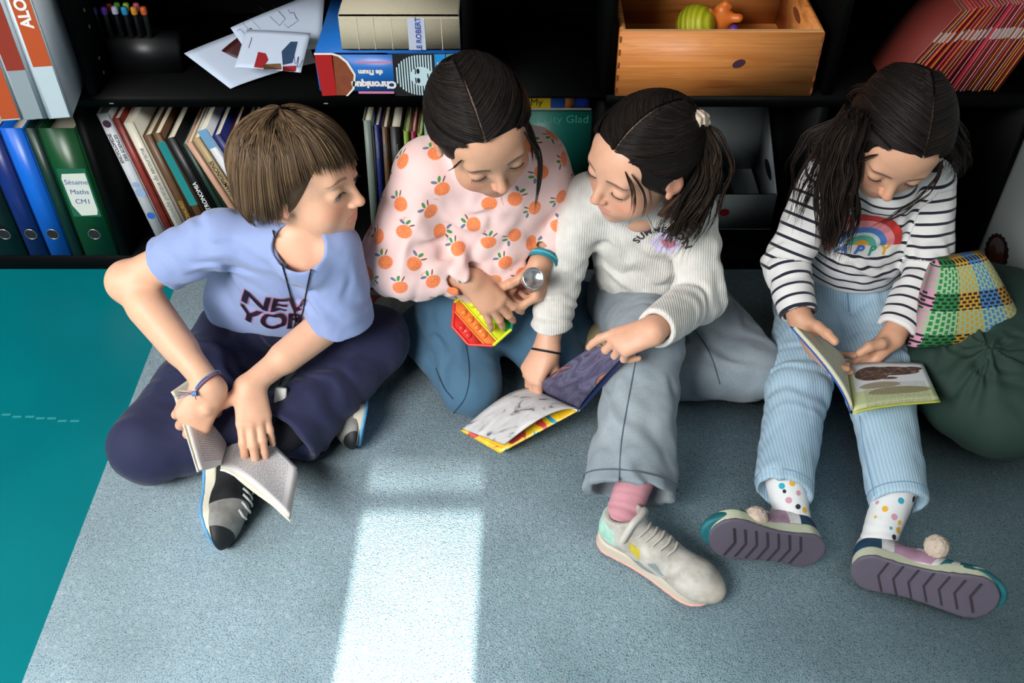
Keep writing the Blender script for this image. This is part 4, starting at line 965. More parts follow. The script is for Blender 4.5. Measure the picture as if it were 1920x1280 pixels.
s.add(rc(P['neck']-nd*.03, P['neck']+nd*.006, .052, .049), k=.015)
s.add(o1, 's', .003); s.add(o2, 's', .003); s.add(rc(P['neck']-nd*.016, P['neck']+nd*.07, .044, .050), 's', .003)
s.add(plane(P['pel']+V(0, 0, .055), (0, -.22, -1)), 'i', .004)
s.add(folds([(P['elR'], P['wrR']-P['elR'], .035, .003, .05), (P['elL'], P['wrL']-P['elL'], .035, .003, .05), (P['shL']+V(-.05, -.02, -.07), (1, 0, -.7), .045, .004, .045), (P['neck']*.4+P['pel']*.6+FR*.08, (.2, 0, 1), .05, .003, .07)], .0010, .08, 14), 'd')
tors = S(); torso(tors, P, FR, .004); tors.add(rc(P['neck']*.4+P['pel']*.6+FR*.015, P['pel']+V(-.005, -.02, .055), .090, .094, (FR, .85)), k=.03)
tax = nrm(P['neck']-P['pel'])
def seglen(v, pts):
    best = np.full(len(v), 9.); out = np.zeros(len(v)); acc = 0
    for a_, b_, in zip(pts[:-1], pts[1:]):
        ab = b_-a_; L = np.linalg.norm(ab); t = np.clip((v-a_)@ab/L**2, 0, 1.2); d = ln(v-a_-t[:, None]*ab); m_ = d < best; best[m_] = d[m_]; out[m_] = (acc+t*L)[m_]; acc += L
    return best, out
def stripe(v):
    dt = tors(v); r1, s1 = seglen(v, [P['shR'], P['elR'], P['wrR']]); r2, s2 = seglen(v, [P['shL'], P['elL'], P['wrL']])
    o = (v-P['pel'])@tax+.012
    a1 = (r1-.041 < dt-.004) & (s1 > .012); a2 = (r2-.041 < dt-.004) & (s2 > .012)
    o = np.where(a1, .6-s1+.008, o); return np.where(a2 & ~(a1 & (r1 < r2)), .6-s2+.004, o)
m, nt, b = new_mat('striped_jersey'); a = nn(nt, 'ShaderNodeAttribute', attribute_name='st')
f = mth(nt, 'FRACT', mth(nt, 'DIVIDE', a.outputs['Fac'], .0205)); k_ = mth(nt, 'LESS_THAN', f, .25)
nt.links.new(mixc(nt, k_, '#d9d8d8', '#14172a'), b.inputs['Base Color']); b.inputs['Roughness'].default_value = .9; b.inputs['Sheen Weight'].default_value = .15
top = build_sdf('top', s, .0024*Q, 'striped_jersey', girls, attrs={'st': (stripe, 'FLOAT')}); TB = bvh(top)
# rainbow on the chest and letters under it
po = at(1628, 472, .315); pux = nrm((1, 0.02, 0)); puy = nrm(at(1628, 440, .345)-po)
def arc(r0, r1, n=40): return [[(r1*1.12*math.cos(a), r1*math.sin(a)) for a in np.linspace(0, math.pi, n)]+[(r0*1.12*math.cos(a), r0*math.sin(a)) for a in np.linspace(math.pi, 0, n)]]
SCL = .064
decal('rainbow_ground', poly_me([[(SCL*1.12*math.cos(a), SCL*math.sin(a)) for a in np.linspace(0, math.pi, 50)]+[(-SCL*.8, -.021), (SCL*.75, -.021)]]), TB, po, pux, puy, mat('print_white', '#dcdad8', .8), top, .0008, .005)
for k, (r1, r0, c) in enumerate(((1., .80, '#c8352f'), (.80, .60, '#e58f98'), (.60, .44, '#4f7fc6'), (.44, .34, '#cfe0da'), (.34, .17, '#5bb09c'), (.17, .0, '#e9a52c'))):
    decal('rainbow_band', poly_me(arc(r0*SCL+.0001, r1*SCL)), TB, po, pux, puy, mat('rainbow_%d' % k, c, .75), top, .0014, .005)
for t_, x_, c in (('H', -.055, '#d8573a'), ('A', -.030, '#4f7fc6'), ('P', -.004, '#3f6fc0'), ('P', .018, '#1f9a84'), ('Y', .041, '#d9a32c')):
    decal('rainbow_letter', text_mesh(t_, .026, bold=.0012, shear=.15), TB, po-puy*.011+pux*x_, pux, puy, mat('ink_'+c[1:], c, .75), top, .0016, .005)
s = jeans(P, FR, .073, .056, .047, pelr=.095)
s.add(folds([(P['knR'], P['knR']-P['hipR'], .03, .0035, .05), (P['knL']*.8+P['hipL']*.2, P['knL']-P['hipL'], .035, .003, .05), (P['hipR']*.7+P['knR']*.3, (1, .5, 0), .05, .004, .05), (P['hipL']*.7+P['knL']*.3, (1, -.5, 0), .05, .004, .05), (P['anR'], (1, .3, 0), .05, .002, .05)], .0018, .08, 16), 'd')
s.add(plane(V(0, 0, .012), (0, 0, -1)), 'i', .006)
denim('pale_corduroy', '#7f9fb8', '#9ab8cb', '#c4dae6', 'X', 62)
tro = build_sdf('trousers', s, .0028*Q, 'pale_corduroy', girls); TT = bvh(tro)
mat('cord_seam', '#6f90ab', .9)
for q in 'RL':
    dr = nrm(P['an'+q]-P['kn'+q]); band('hem_stitch', P['an'+q]-dr*.016, dr, .0485, .001, 'cord_seam', tro)
seam_path([at(1612, 780, .15), at(1622, 850, .12), at(1640, 930, .10)], TT, 'side_seam', 'cord_seam', tro, .0011)
seam_path([at(1585, 500, .22), at(1588, 545, .19), at(1592, 585, .16)], TT, 'fly_seam', 'cord_seam', tro, .0016)
wb = [at(1520, 492, .2), at(1560, 500, .21), at(1600, 503, .21), at(1650, 500, .2), at(1690, 492, .2)]
seam_path(wb, TT, 'waistband_edge', 'cord_seam', tro, .0016)
# long loose hair
SP = ((.012, .008, .007), (.019, .012, .009), (.008, .006, .005), (.030, .018, .013))
ext = [lock(hs, [at(1600, 215, .60), at(1572, 270, .54), at(1560, 350, .46), at(1556, 420, .40), at(1562, 480, .34)], 560, .0105, (.0006, .0011), 40, .0032, .11, 1.35, True, 41, SP, .8),
       lock(hs, [at(1600, 225, .60), at(1545, 280, .52), at(1512, 340, .46), at(1490, 410, .38), at(1478, 440, .34)], 70, .011, (.0003, .0006), 40, .003, .12, 1.5, True, 42, SP, .8),
       lock(hs, [at(1610, 220, .60), at(1590, 300, .52), at(1585, 380, .44), at(1575, 440, .38), at(1550, 490, .335)], 240, .009, (.0005, .001), 40, .0036, .09, 1.4, True, 43, SP, .8),
       lock(hs, [(-.055, .055, .05), (-.066, .072, .0), (-.06, .085, -.05), (-.04, .10, -.10), (-.01, .115, -.16)], 20, .0045, (.0004, .0006), 26, .002, .06, seed=44, pal=SP),
       lock(hs, [at(1770, 215, .60), at(1790, 260, .54), at(1798, 300, .48), at(1775, 330, .43)], 160, .011, (.0005, .0009), 30, .003, .09, 1.4, True, 45, SP, .8),
       lock(hs, [(.05, .062, .052), (.066, .06, .01), (.068, .06, -.04)], 16, .003, (.0004, .0006), 20, .001, .05, seed=46, pal=SP),
       lock(hs, [hs.w((-.04, -.085, .0)), hs.w((-.05, -.09, -.04))+V(-.01, .01, -.02), P['neck']+V(-.08, .06, .02), P['neck']+V(-.09, .03, -.12)], 380, .014, (.0007, .0012), 26, .004, .07, 1.2, True, 47, SP),
       lock(hs, [hs.w((.04, -.085, .0)), hs.w((.05, -.09, -.04))+V(.01, .01, -.02), P['neck']+V(.07, .06, .02), P['neck']+V(.08, .05, -.12)], 300, .013, (.0007, .0012), 26, .004, .07, 1.2, True, 48, SP)]
pulled_back(hs, 'hair', girls, (0, -.085, -.05), -.010, extra=ext, seed=25, n=3000)
# ------------------------------------------------------------------ socks and shoes
def shoe(parent, heel, xd, ud, L, mats, style, sock=None, ankle=None, r=.033):
    """heel = middle of the sole under the heel; xd points to the toe, ud out of the instep"""
    xd = nrm(xd); ud = np.asarray(ud, float); ud = nrm(ud-xd*(ud@xd)); R = np.stack([xd, np.cross(ud, xd), ud], 1); heel = np.asarray(heel, float)
    W = lambda p: heel+np.asarray(p, float)@R.T
    u = S(); A = u.add; th = .026 if style == 'chunky' else .020
    A(rc((.004, 0, .034), (.075, 0, .034), .031, .030), k=.02); A(rc((.075, 0, .032), (L-.075, .002, .022), .031, .032), k=.02)
    A(el((L-.068, .002, .018), (.048, .0345, .024)), k=.02); A(rc((.006, 0, .045), (.004, 0, .074), .031, .029), k=.012); A(rc((.025, 0, .05), (.020, 0, .072), .026, .024), k=.02)
    A(plane((0, 0, .012), (0, 0, -1)), 'i', .004); A(plane((0, 0, .076), (-.35, 0, 1)), 'i', .003)
    A(rc((.012, 0, .055), (.004, 0, .12), .020, .0265), 's', .003)
    def outline(p):
        a = V(.004, 0); b = V(L-.073, .003); ab = b-a; q = p[..., :2]-a; t = np.clip(q@ab/(ab@ab), 0, 1); w_ = .0335+.0065*smst(t, .3, 1)-.004*np.sin(np.clip(t, 0, 1)*3.14)
        return ln(q-t[..., None]*ab)-w_
    so_ = S(); h = th/2
    so_.add(((lambda p: ln(np.maximum(np.stack([outline(p)+.004, np.abs(p[..., 2]-(h+.014*np.clip((p[..., 0]-L+.11)/.10, 0, 1)**2))-h+.002], -1), 0))+np.minimum(np.maximum(outline(p)+.004, np.abs(p[..., 2]-(h+.014*np.clip((p[..., 0]-L+.11)/.10, 0, 1)**2))-h+.002), 0)-.003), V(L/2-.03, 0, .012), L/2+.06), k=.001)
    def mk(nm, sd, m_, par, res=.0022):
        v, q = surf(sd, res); return link_mesh(nm, np_mesh(nm, W(v), q), m_, par, True)
    up = mk('shoe', u, mats[0], parent); T = bvh(up)
    sole = mk('sole', so_, mats[1], up)
    # outsole: a thin layer of a second colour below
    o2 = S(); o2.add(((lambda p: np.maximum(outline(p)-.0006, np.abs(p[..., 2]+.001-(.014*np.clip((p[..., 0]-L+.11)/.10, 0, 1)**2))-.0032)), V(L/2-.03, 0, .005), L/2+.06), k=.001)
    mk('outsole', o2, mats[2], up)
    def onto(pts, off=.0006, m=24, side=None):
        g = resample(np.array(pts, float), m); out = []
        for p in g:
            c = V(min(max(p[0], .02), L-.06), 0, .025); a_ = W(p); b_ = W(c); d_ = Vector(nrm(b_-a_)); st = Vector(a_)-d_*.05
            h_ = T.ray_cast(st, d_, .2); out.append(np.array(h_[0]-d_*off) if h_[0] is not None else a_)
        return out
    pan = []
    def patch(nm, pl, m_, off=.0009): pan.append((pl, MATS[m_] if isinstance(m_, str) else m_))
    # laces
    for k in range(5 if style != 'slip' else 0):
        x = .050+k*.013
        tube_obj('lace', [onto([(x, .020, .07), (x+.004, 0, .075), (x, -.020, .07)], .0022, 14)], .0022, mats[3], up, 6)
    if style == 'chunky':
        mat('teal_suede', '#1d6f7a', .8, bump=.4, bscale=500); mat('mauve_panel', '#a07f98', .7); mat('navy_panel', '#163a55', .7); mat('white_panel', '#d4d6d2', .6)
        patch('toe_panel', [(L-.075, .0), (L+.04, .0), (L+.04, .06), (L-.060, .06)], 'teal_suede')
        patch('side_panel', [(.03, .014), (.085, .014), (.100, .040), (.06, .064), (.03, .066)], 'mauve_panel')
        patch('heel_panel', [(-.03, .014), (.012, .014), (.010, .05), (-.03, .052)], 'navy_panel')
        patch('swoosh_panel', [(.062, .040), (.095, .030), (.112, .036), (.090, .050), (.068, .052)], 'white_panel', .0016)
        patch('strap_panel', [(.095, .014), (.108, .014), (.128, .052), (.118, .056)], 'teal_suede', .0014)
        grv = MB()
        for k in range(7):
            x = .010+k*(L-.065)/7
            for s_ in (1, -1): grv.prism([W((x, 0, -.0048+.0)), W((x+.010, s_*.028, -.0048)), W((x+.013, s_*.028, -.0048)), W((x+.003, 0, -.0048))], -R[:, 2]*.0012)
        grv.build('tread_groove', mat('tread_dark', '#2c2733', .8), up)
    if style == 'sneaker':
        patch('toe_cap', [(L-.060, .0), (L+.03, .0), (L+.03, .06), (L-.040, .06)], mats[4]); patch('heel_tab', [(-.03, .03), (.02, .03), (.012, .062), (-.03, .07)], mats[5]); patch('logo_bars', [(.050, .022), (.088, .018), (.096, .024), (.066, .034)], mats[6], .0016); patch('logo_bars', [(.080, .040), (.104, .026), (.110, .030), (.092, .046)], mats[6], .0016)
        patch('foil_badge', [(.045, .040), (.066, .037), (.062, .052), (.040, .055)], mats[7], .002)
        g = onto([(.030, .034, .055), (.038, .0, .085), (.030, -.034, .055)], .003, 20); tube_obj('strap', [g], .0062, mats[3], up, 8)
    if style == 'court':
        patch('quarter_band', [(-.04, .0), (L+.04, .0), (L+.04, .07), (-.04, .05)], mats[4]); patch('toe_cap', [(L-.082, .0), (L-.046, .0), (L-.040, .07), (L-.092, .07)], mats[5])
    if style == 'knit':
        patch('mesh_panel', [(L-.125, .016), (L-.060, .016), (L-.075, .042), (L-.110, .044)], mats[4]); patch('cross_strap', [(.045, .014), (.075, .014), (.09, .07), (.06, .07)], mats[5], .0018)
        patch('toe_panel', [(L-.058, .0), (L+.03, .0), (L+.03, .04), (L-.05, .044)], mats[6])
    if pan:
        base = up.data.materials[0]; nm_ = base.name+'_'+style; m2 = MATS.get(nm_)
        if m2 is None:
            m2, nt, b = new_mat(nm_); at_ = nn(nt, 'ShaderNodeAttribute', attribute_name='lp'); sp = nn(nt, 'ShaderNodeSeparateXYZ'); nt.links.new(at_.outputs['Vector'], sp.inputs[0]); X_, Y_, Z_ = sp.outputs
            tc = nn(nt, 'ShaderNodeTexCoord'); nz = nn(nt, 'ShaderNodeTexNoise', i_Scale=45, i_Detail=4); nt.links.new(tc.outputs['Object'], nz.inputs[0])
            col = lambda q_: tuple(next(l.from_socket.node.inputs[6].default_value[:] for l in q_.node_tree.nodes['Principled BSDF'].inputs['Base Color'].links))
            c = mixc(nt, 0., col(base), col(base))
            for pl, mt_ in pan:
                A2 = sum(pl[i][0]*pl[(i+1) % len(pl)][1]-pl[(i+1) % len(pl)][0]*pl[i][1] for i in range(len(pl))); sg_ = 1 if A2 > 0 else -1; msk = None
                for i in range(len(pl)):
                    (x0_, z0_), (x1_, z1_) = pl[i], pl[(i+1) % len(pl)]; ex, ez = x1_-x0_, z1_-z0_
                    v_ = mth(nt, 'MULTIPLY', mth(nt, 'SUBTRACT', mth(nt, 'MULTIPLY', mth(nt, 'SUBTRACT', Z_, z0_), ex), mth(nt, 'MULTIPLY', mth(nt, 'SUBTRACT', X_, x0_), ez)), sg_)
                    g_ = mth(nt, 'GREATER_THAN', v_, 0.); msk = g_ if msk is None else mth(nt, 'MULTIPLY', msk, g_)
                c = mixc(nt, msk, c, col(mt_))
            c = mixc(nt, 1., c, ramp(nt, nz.outputs[0], [(.3, '#d2cfcb'), (.6, '#ffffff')]), 'MULTIPLY'); nt.links.new(c, b.inputs['Base Color']); b.inputs['Roughness'].default_value = .6
            n2_ = nn(nt, 'ShaderNodeTexNoise', i_Scale=450); nt.links.new(tc.outputs['Object'], n2_.inputs[0]); bp = nn(nt, 'ShaderNodeBump', i_Strength=.3, i_Distance=.001); nt.links.new(n2_.outputs[0], bp.inputs['Height']); nt.links.new(bp.outputs[0], b.inputs['Normal'])
        up.data.materials[0] = m2; vv_ = np.empty(len(up.data.vertices)*3, np.float32); up.data.vertices.foreach_get('co', vv_); add_attr(up.data, 'lp', (vv_.reshape(-1, 3)-heel)@R, 'FLOAT_VECTOR')
    if sock is not None:
        k = S(); a0 = W((.004, 0, .050)); k.add(rc(W((.030, 0, .035)), a0, .026, .026), k=.01); k.add(rc(a0, ankle, .0265, r-.002)); g = S(); g.add((k, (a0+ankle)/2, .12)); g.add(folds([(a0, nrm(ankle-a0), .014, .0012, .03)], .0004, .03, 3), 'd')
        build_sdf('sock', g, .0024, sock, parent)
    return up, W
mats_boy = ['navy_canvas', 'pale_rubber', 'blue_rubber', 'white_lace', 'black_leather', 'grey_suede']
mat('navy_canvas', '#20242e', .7); mat('pale_rubber', '#cfcab8', .6, var=.06, vscale=60); mat('blue_rubber', '#5f9fd0', .5); mat('white_lace', '#cfcdc8', .8); mat('black_leather', '#15181c', .45); mat('grey_suede', '#8b8a88', .85, var=.1, vscale=50)
mat('dark_sock', '#0d0f1c', .9, bump=.6, bscale=500)
h1 = at(398, 888, .045); shoe(boy, h1, at(392, 985, .040)-h1, (1, .0, .20), .175, mats_boy, 'court', 'dark_sock', P_B['anL']-nrm(P_B['anL']-P_B['knL'])*.03, .036)
h2 = at(684, 730, .040); shoe(boy, h2, at(682, 800, .040)-h2, (-1, -.15, .22), .165, mats_boy, 'court', 'dark_sock', P_B['anR'])
# white trainer of the girl in the white top, pink sock
mat('trainer_white', '#bdbab3', .55, var=.05, vscale=40); mat('midsole_cream', '#c9bfae', .6, var=.08, vscale=60); mat('outsole_pink', '#d8a79c', .6); mat('grey_bars', '#8d979b', .4); mat('toe_grey', '#c2bcb2', .7); mat('mint_tab', '#a9d5c4', .35); mat('gold_foil', '#c9b83a', .3, metal=.7, bump=.6, bscale=200); mat('pink_sock', '#c98f9a', .9, bump=.4, bscale=500)
h3 = at(1152, 1012, .018); shoe(girlw, h3, at(1310, 1108, .018)-h3, (.16, -.06, 1), .222, ['trainer_white', 'midsole_cream', 'outsole_pink', 'trainer_white', 'toe_grey', 'mint_tab', 'grey_bars', 'gold_foil'], 'sneaker', 'pink_sock', P_W['anR']-nrm(P_W['anR']-P_W['knR'])*.03+V(.01, 0, 0), .034)
mat('beige_suede', '#b3a27f', .85, bump=.5, bscale=300); mat('beige_sole', '#c7b693', .8)
h5 = at(1142, 600, .05); shoe(girlw, h5, at(1098, 682, .03)-h5, (.6, .35, .7), .175, ['beige_suede', 'beige_sole', 'beige_sole', 'beige_suede'], 'plain')
# chunky trainers, soles towards the viewer
mat('midsole_ivory', '#c6cbb2', .6, var=.04, vscale=80); mat('outsole_mauve', '#57505f', .65, var=.12, vscale=50); mat('upper_mauve', '#c9c8cc', .7)
m_, nt, b = new_mat('spotted_sock'); tc = nn(nt, 'ShaderNodeTexCoord'); vo = nn(nt, 'ShaderNodeTexVoronoi', i_Scale=48); nt.links.new(tc.outputs['Object'], vo.inputs[0])
lt = mth(nt, 'LESS_THAN', vo.outputs['Distance'], .26); sp = nn(nt, 'ShaderNodeSeparateColor'); nt.links.new(vo.outputs['Color'], sp.inputs[0])
nt.links.new(mixc(nt, lt, '#d3d6d8', ramp(nt, sp.outputs[0], [(0, '#d8a53a'), (.3, '#2f9bb0'), (.5, '#20242e'), (.7, '#c08fa0')], 'CONSTANT')), b.inputs['Base Color']); b.inputs['Roughness'].default_value = .9
chunk = ['upper_mauve', 'midsole_ivory', 'outsole_mauve', 'white_lace']
def pompom(p, par):
    pp = S(); pp.add(el(p, V(.0185, .0185, .0185))); pp.add(((lambda q: wob(q, .008, 3)*.0018), None, 0), 'd'); build_sdf('pompom', pp, .0018, mat('pompom_wool', '#c9b7a8', .95, bump=1, bscale=600), par)
h4 = at(1512, 1030, .048); up4, _ = shoe(girls, h4, at(1352, 1010, .075)-h4, (.10, .90, -.25), .195, chunk, 'chunky', 'spotted_sock', P_S['anR']-nrm(P_S['anR']-P_S['knR'])*.03, .036)
pompom(at(1418, 970, .088), up4)
h6 = at(1632, 1072, .048); up6, _ = shoe(girls, h6, at(1850, 1122, .060)-h6, (.28, .92, -.30), .222, chunk, 'chunky', 'spotted_sock', P_S['anL']-nrm(P_S['anL']-P_S['knL'])*.03, .036)
pompom(at(1756, 1024, .088), up6)
# knitted trainer tucked behind the kneeling girl
mat('knit_white', '#b9bdb8', .8, bump=.4, bscale=300); mat('knit_sole', '#9b9788', .7); mat('red_knit', '#a8343a', .7, bump=.8, bscale=250); mat('red_rubber', '#6b1a1c', .6); mat('pink_grey', '#a8918a', .7)
h7 = at(790, 566, .055); up7, W7 = shoe(girlo, h7, at(660, 560, .055)-h7, (.05, -.90, -.10), .20, ['knit_white', 'knit_sole', 'red_rubber', 'knit_white', 'red_knit', 'knit_white', 'pink_grey'], 'knit', 'dark_sock', at(800, 640, .06))
# ------------------------------------------------------------------ books and toys in hand
def page_mat(name, paper, ink='#55565c', lines=26, pic=None, fill=.62):
    m, nt, b = new_mat(name); a = nn(nt, 'ShaderNodeAttribute', attribute_name='pg'); sp = nn(nt, 'ShaderNodeSeparateXYZ'); nt.links.new(a.outputs['Vector'], sp.inputs[0]); U_, V_, K_ = sp.outputs
    fr = mth(nt, 'FRACT', mth(nt, 'MULTIPLY', V_, lines)); ln_ = mth(nt, 'LESS_THAN', fr, .5)
    cb = nn(nt, 'ShaderNodeCombineXYZ'); nt.links.new(mth(nt, 'MULTIPLY', U_, 60), cb.inputs[0]); nt.links.new(mth(nt, 'FLOOR', mth(nt, 'MULTIPLY', V_, lines)), cb.inputs[1])
    nz = nn(nt, 'ShaderNodeTexNoise', i_Scale=1., i_Detail=2); nt.links.new(cb.outputs[0], nz.inputs[0]); wd = mth(nt, 'LESS_THAN', nz.outputs[0], fill-.06)
    box = lambda x, lo, hi: mth(nt, 'MULTIPLY', mth(nt, 'GREATER_THAN', x, lo), mth(nt, 'LESS_THAN', x, hi))
    msk = mth(nt, 'MULTIPLY', mth(nt, 'MULTIPLY', ln_, wd), mth(nt, 'MULTIPLY', mth(nt, 'MULTIPLY', box(U_, .13, .88), box(V_, .10, .90)), mth(nt, 'GREATER_THAN', K_, .5)))
    c = mixc(nt, mth(nt, 'MULTIPLY', msk, .75), paper, ink)
    if pic: c = pic(nt, U_, V_, c, box, ln_, wd, msk)
    c = mixc(nt, K_, '#cdbf9f', c); nt.links.new(c, b.inputs['Base Color']); b.inputs['Roughness'].default_value = .7; return m
def half(name, A, B, O1, O2, t, bulge, material, parent, side=1, cover=None, cname='cover', cov_t=.002, over=.003, nu=16, nv=12, wave=0):
    """page block between the gutter A-B and the outer edge O1-O2"""
    A, B, O1, O2 = [np.asarray(x, float) for x in (A, B, O1, O2)]
    n = nrm(np.cross(O1-A, B-A))*side
    def srf(off, ov=0., bl=bulge):
        us, vs = np.linspace(0, 1+ov/np.linalg.norm(O1-A), nu), np.linspace(-ov/np.linalg.norm(B-A), 1+ov/np.linalg.norm(B-A), nv)
        u, v = np.meshgrid(us, vs, indexing='ij'); P_ = (A*(1-u)[..., None]*(1-v)[..., None]+B*(1-u)[..., None]*v[..., None]+O1*u[..., None]*(1-v)[..., None]+O2*u[..., None]*v[..., None])
        return P_+n*(off+bl*np.sin(np.clip(u, 0, 1)**.7*math.pi)+wave*np.sin(v*5+u*3)*u)[..., None]
    def solid(nm, top, bot, m_, par, attr):
        N = nu*nv; v = np.concatenate([top.reshape(-1, 3), bot.reshape(-1, 3)]); ix = np.arange(N).reshape(nu, nv)
        q = [np.stack([ix[:-1, :-1], ix[1:, :-1], ix[1:, 1:], ix[:-1, 1:]], -1).reshape(-1, 4)]; q.append(q[0][:, ::-1]+N)
        for e in (ix[0, :], ix[-1, ::-1], ix[::-1, 0], ix[:, -1]): q.append(np.stack([e[:-1], e[1:], e[1:]+N, e[:-1]+N], -1))
        me = np_mesh(nm, v, np.concatenate(q))
        if attr:
            us, vs = np.meshgrid(np.linspace(0, 1, nu), np.linspace(0, 1, nv), indexing='ij'); a = np.stack([us.ravel(), vs.ravel(), np.ones(N)], 1); add_attr(me, 'pg', np.concatenate([a, a*V(1, 1, 0)]), 'FLOAT_VECTOR')
        bm = bmesh.new(); bm.from_mesh(me); bmesh.ops.recalc_face_normals(bm, faces=bm.faces); bm.to_mesh(me); bm.free()
        o = link_mesh(nm, me, m_, par, False); return o
    if cover: solid(cname, srf(-t-.0001, over), srf(-t-cov_t, over), cover, parent, False)
    return solid(name, srf(0), srf(-t), material, parent, True)
def loose_leaf(name, A, B, O1, O2, bulge, material, parent, side=1): return half(name, A, B, O1, O2, .0004, bulge, material, parent, side)
bk = empty('book', at(414, 871, .115), 'open paperback novel with dense text held in the lap of the boy in blue', 'book', 'books being read')
page_mat('novel_page', '#e4e3e4', '#5a5b63', 30, fill=.56); mat('paper_cream', '#dfd6bd', .7); mat('novel_cover', '#e9e6dc', .5)
A, B = at(414, 871, .115), at(443, 782, .065)
half('page_block', A, B, at(543, 966, .125), at(557, 878, .098), .008, .010, 'novel_page', bk, -1 if np.cross(at(543, 966, .125)-A, B-A)[2] < 0 else 1, 'novel_cover', wave=.002)
half('page_block', A, B, at(379, 880, .185), at(338, 742, .165), .006, .006, 'novel_page', bk, 1 if np.cross(at(379, 880, .185)-A, B-A)[0] > 0 else -1, 'novel_cover')
loose_leaf('loose_page', at(420, 872, .112), at(440, 800, .075), at(541, 968, .110), at(550, 900, .09), -.006, 'paper_cream', bk)
loose_leaf('loose_page', at(372, 830, .16), at(405, 670, .135), at(350, 778, .165), at(320, 735, .17), .004, 'paper_cream', bk)
# picture album
def album_pic(nt, U_, V_, c, box, ln_, wd, msk):
    cb = nn(nt, 'ShaderNodeCombineXYZ'); nt.links.new(U_, cb.inputs[0]); nt.links.new(V_, cb.inputs[1]); nz = nn(nt, 'ShaderNodeTexNoise', i_Scale=3.2, i_Detail=4, i_Distortion=1.2); nt.links.new(cb.outputs[0], nz.inputs[0])
    return ramp(nt, nz.outputs[0], [(.30, '#2b2038'), (.45, '#4a4560'), (.55, '#5d5a72'), (.63, '#3a2b45'), (.72, '#b5705a')])
def album_grey(nt, U_, V_, c, box, ln_, wd, msk):
    cb = nn(nt, 'ShaderNodeCombineXYZ'); nt.links.new(U_, cb.inputs[0]); nt.links.new(V_, cb.inputs[1]); nz = nn(nt, 'ShaderNodeTexNoise', i_Scale=2.6, i_Detail=5, i_Distortion=1.5); nt.links.new(cb.outputs[0], nz.inputs[0])
    return ramp(nt, nz.outputs[0], [(.36, '#5d5c63'), (.42, '#b3b2b4'), (.7, '#cfcdcc')])
page_mat('album_dark_page', '#444444', pic=album_pic); page_mat('album_grey_page', '#999999', pic=album_grey)
m, nt, b = new_mat('album_cover'); tc = nn(nt, 'ShaderNodeTexCoord'); nz = nn(nt, 'ShaderNodeTexNoise', i_Scale=16, i_Detail=3, i_Distortion=.8); nt.links.new(tc.outputs['Object'], nz.inputs[0])
nt.links.new(ramp(nt, nz.outputs[0], [(.30, '#c23f3a'), (.38, '#e0b21f'), (.50, '#ecc52a'), (.56, '#2f8fb5'), (.62, '#8d86a8'), (.68, '#e2c23a'), (.78, '#a8405a')], 'CONSTANT'), b.inputs['Base Color']); b.inputs['Roughness'].default_value = .35
mat('album_back', '#28366f', .4)
bk = empty('picture_book', at(1085, 768, .10), 'large thin picture book with purple pages and yellow cover held by the girl in white', 'book', 'books being read')
N, Fp = at(1085, 766, .105), at(1003, 728, .075)
half('page_block', N, Fp, at(945, 832, .062), at(868, 803, .055), .003, .020, 'album_grey_page', bk, 1 if np.cross(at(945, 832, .062)-N, Fp-N)[2] > 0 else -1)
half('page_block', N, Fp, at(1188, 646, .30), at(1106, 651, .255), .003, .014, 'album_dark_page', bk, 1 if np.cross(at(1188, 646, .30)-N, Fp-N)[0] < 0 else -1)
g = half('cover', N-V(0, 0, .006), Fp-V(0, 0, .006), at(938, 850, .030), at(864, 808, .030), .0015, .0, 'album_cover', bk, 1)
g = half('cover', N+V(.004, 0, -.004), Fp+V(.004, 0, -.004), at(1193, 648, .292), at(1112, 655, .247), .0015, -.004, 'album_back', bk, 1)
tube_obj('spine', [[N-V(0, 0, .004), Fp-V(0, 0, .004)]], .0035, mat('paper_white', '#dedbd3', .7), bk, 8)
# small nature book
def whale(nt, U_, V_, c, box, ln_, wd, msk):
    def ell(cx, cy, rx, ry):
        u = mth(nt, 'DIVIDE', mth(nt, 'SUBTRACT', U_, cx), rx); v_ = mth(nt, 'DIVIDE', mth(nt, 'SUBTRACT', V_, cy), ry); return mth(nt, 'LESS_THAN', mth(nt, 'ADD', mth(nt, 'MULTIPLY', u, u), mth(nt, 'MULTIPLY', v_, v_)), 1.)
    cb = nn(nt, 'ShaderNodeCombineXYZ'); nt.links.new(U_, cb.inputs[0]); nt.links.new(V_, cb.inputs[1]); nz = nn(nt, 'ShaderNodeTexNoise', i_Scale=14, i_Detail=4); nt.links.new(cb.outputs[0], nz.inputs[0])
    c = mixc(nt, mth(nt, 'LESS_THAN', V_, .34), '#c9ccd0', '#b7c095'); c = mixc(nt, mth(nt, 'LESS_THAN', U_, .06), c, '#b9bf8a')
    g_ = ramp(nt, nz.outputs[0], [(.35, '#2f2422'), (.55, '#5d463c'), (.7, '#8a7266')])
    c = mixc(nt, ell(.30, .72, .22, .17), c, g_); c = mixc(nt, ell(.55, .76, .36, .115), c, g_); c = mixc(nt, ell(.84, .83, .12, .05), c, g_); c = mixc(nt, ell(.5, .58, .10, .03), c, g_)
    c = mixc(nt, ell(.36, .43, .25, .075), c, '#9a8f7c'); c = mixc(nt, ell(.58, .27, .38, .09), c, '#8f8a68')
    t = mth(nt, 'MULTIPLY', mth(nt, 'MULTIPLY', ln_, wd), mth(nt, 'MULTIPLY', mth(nt, 'LESS_THAN', V_, .48), box(U_, .15, .92))); return mixc(nt, mth(nt, 'MULTIPLY', t, .5), c, '#4a4536')
page_mat('nature_page', '#cccccc', pic=whale, lines=34)
page_mat('nature_text_page', '#c5c8b4', '#85876f', 24, fill=.52)
bk = empty('small_book', at(1600, 770, .17), 'small hardback nature book with a blue cover and whale picture held by the striped girl', 'book', 'books being read')
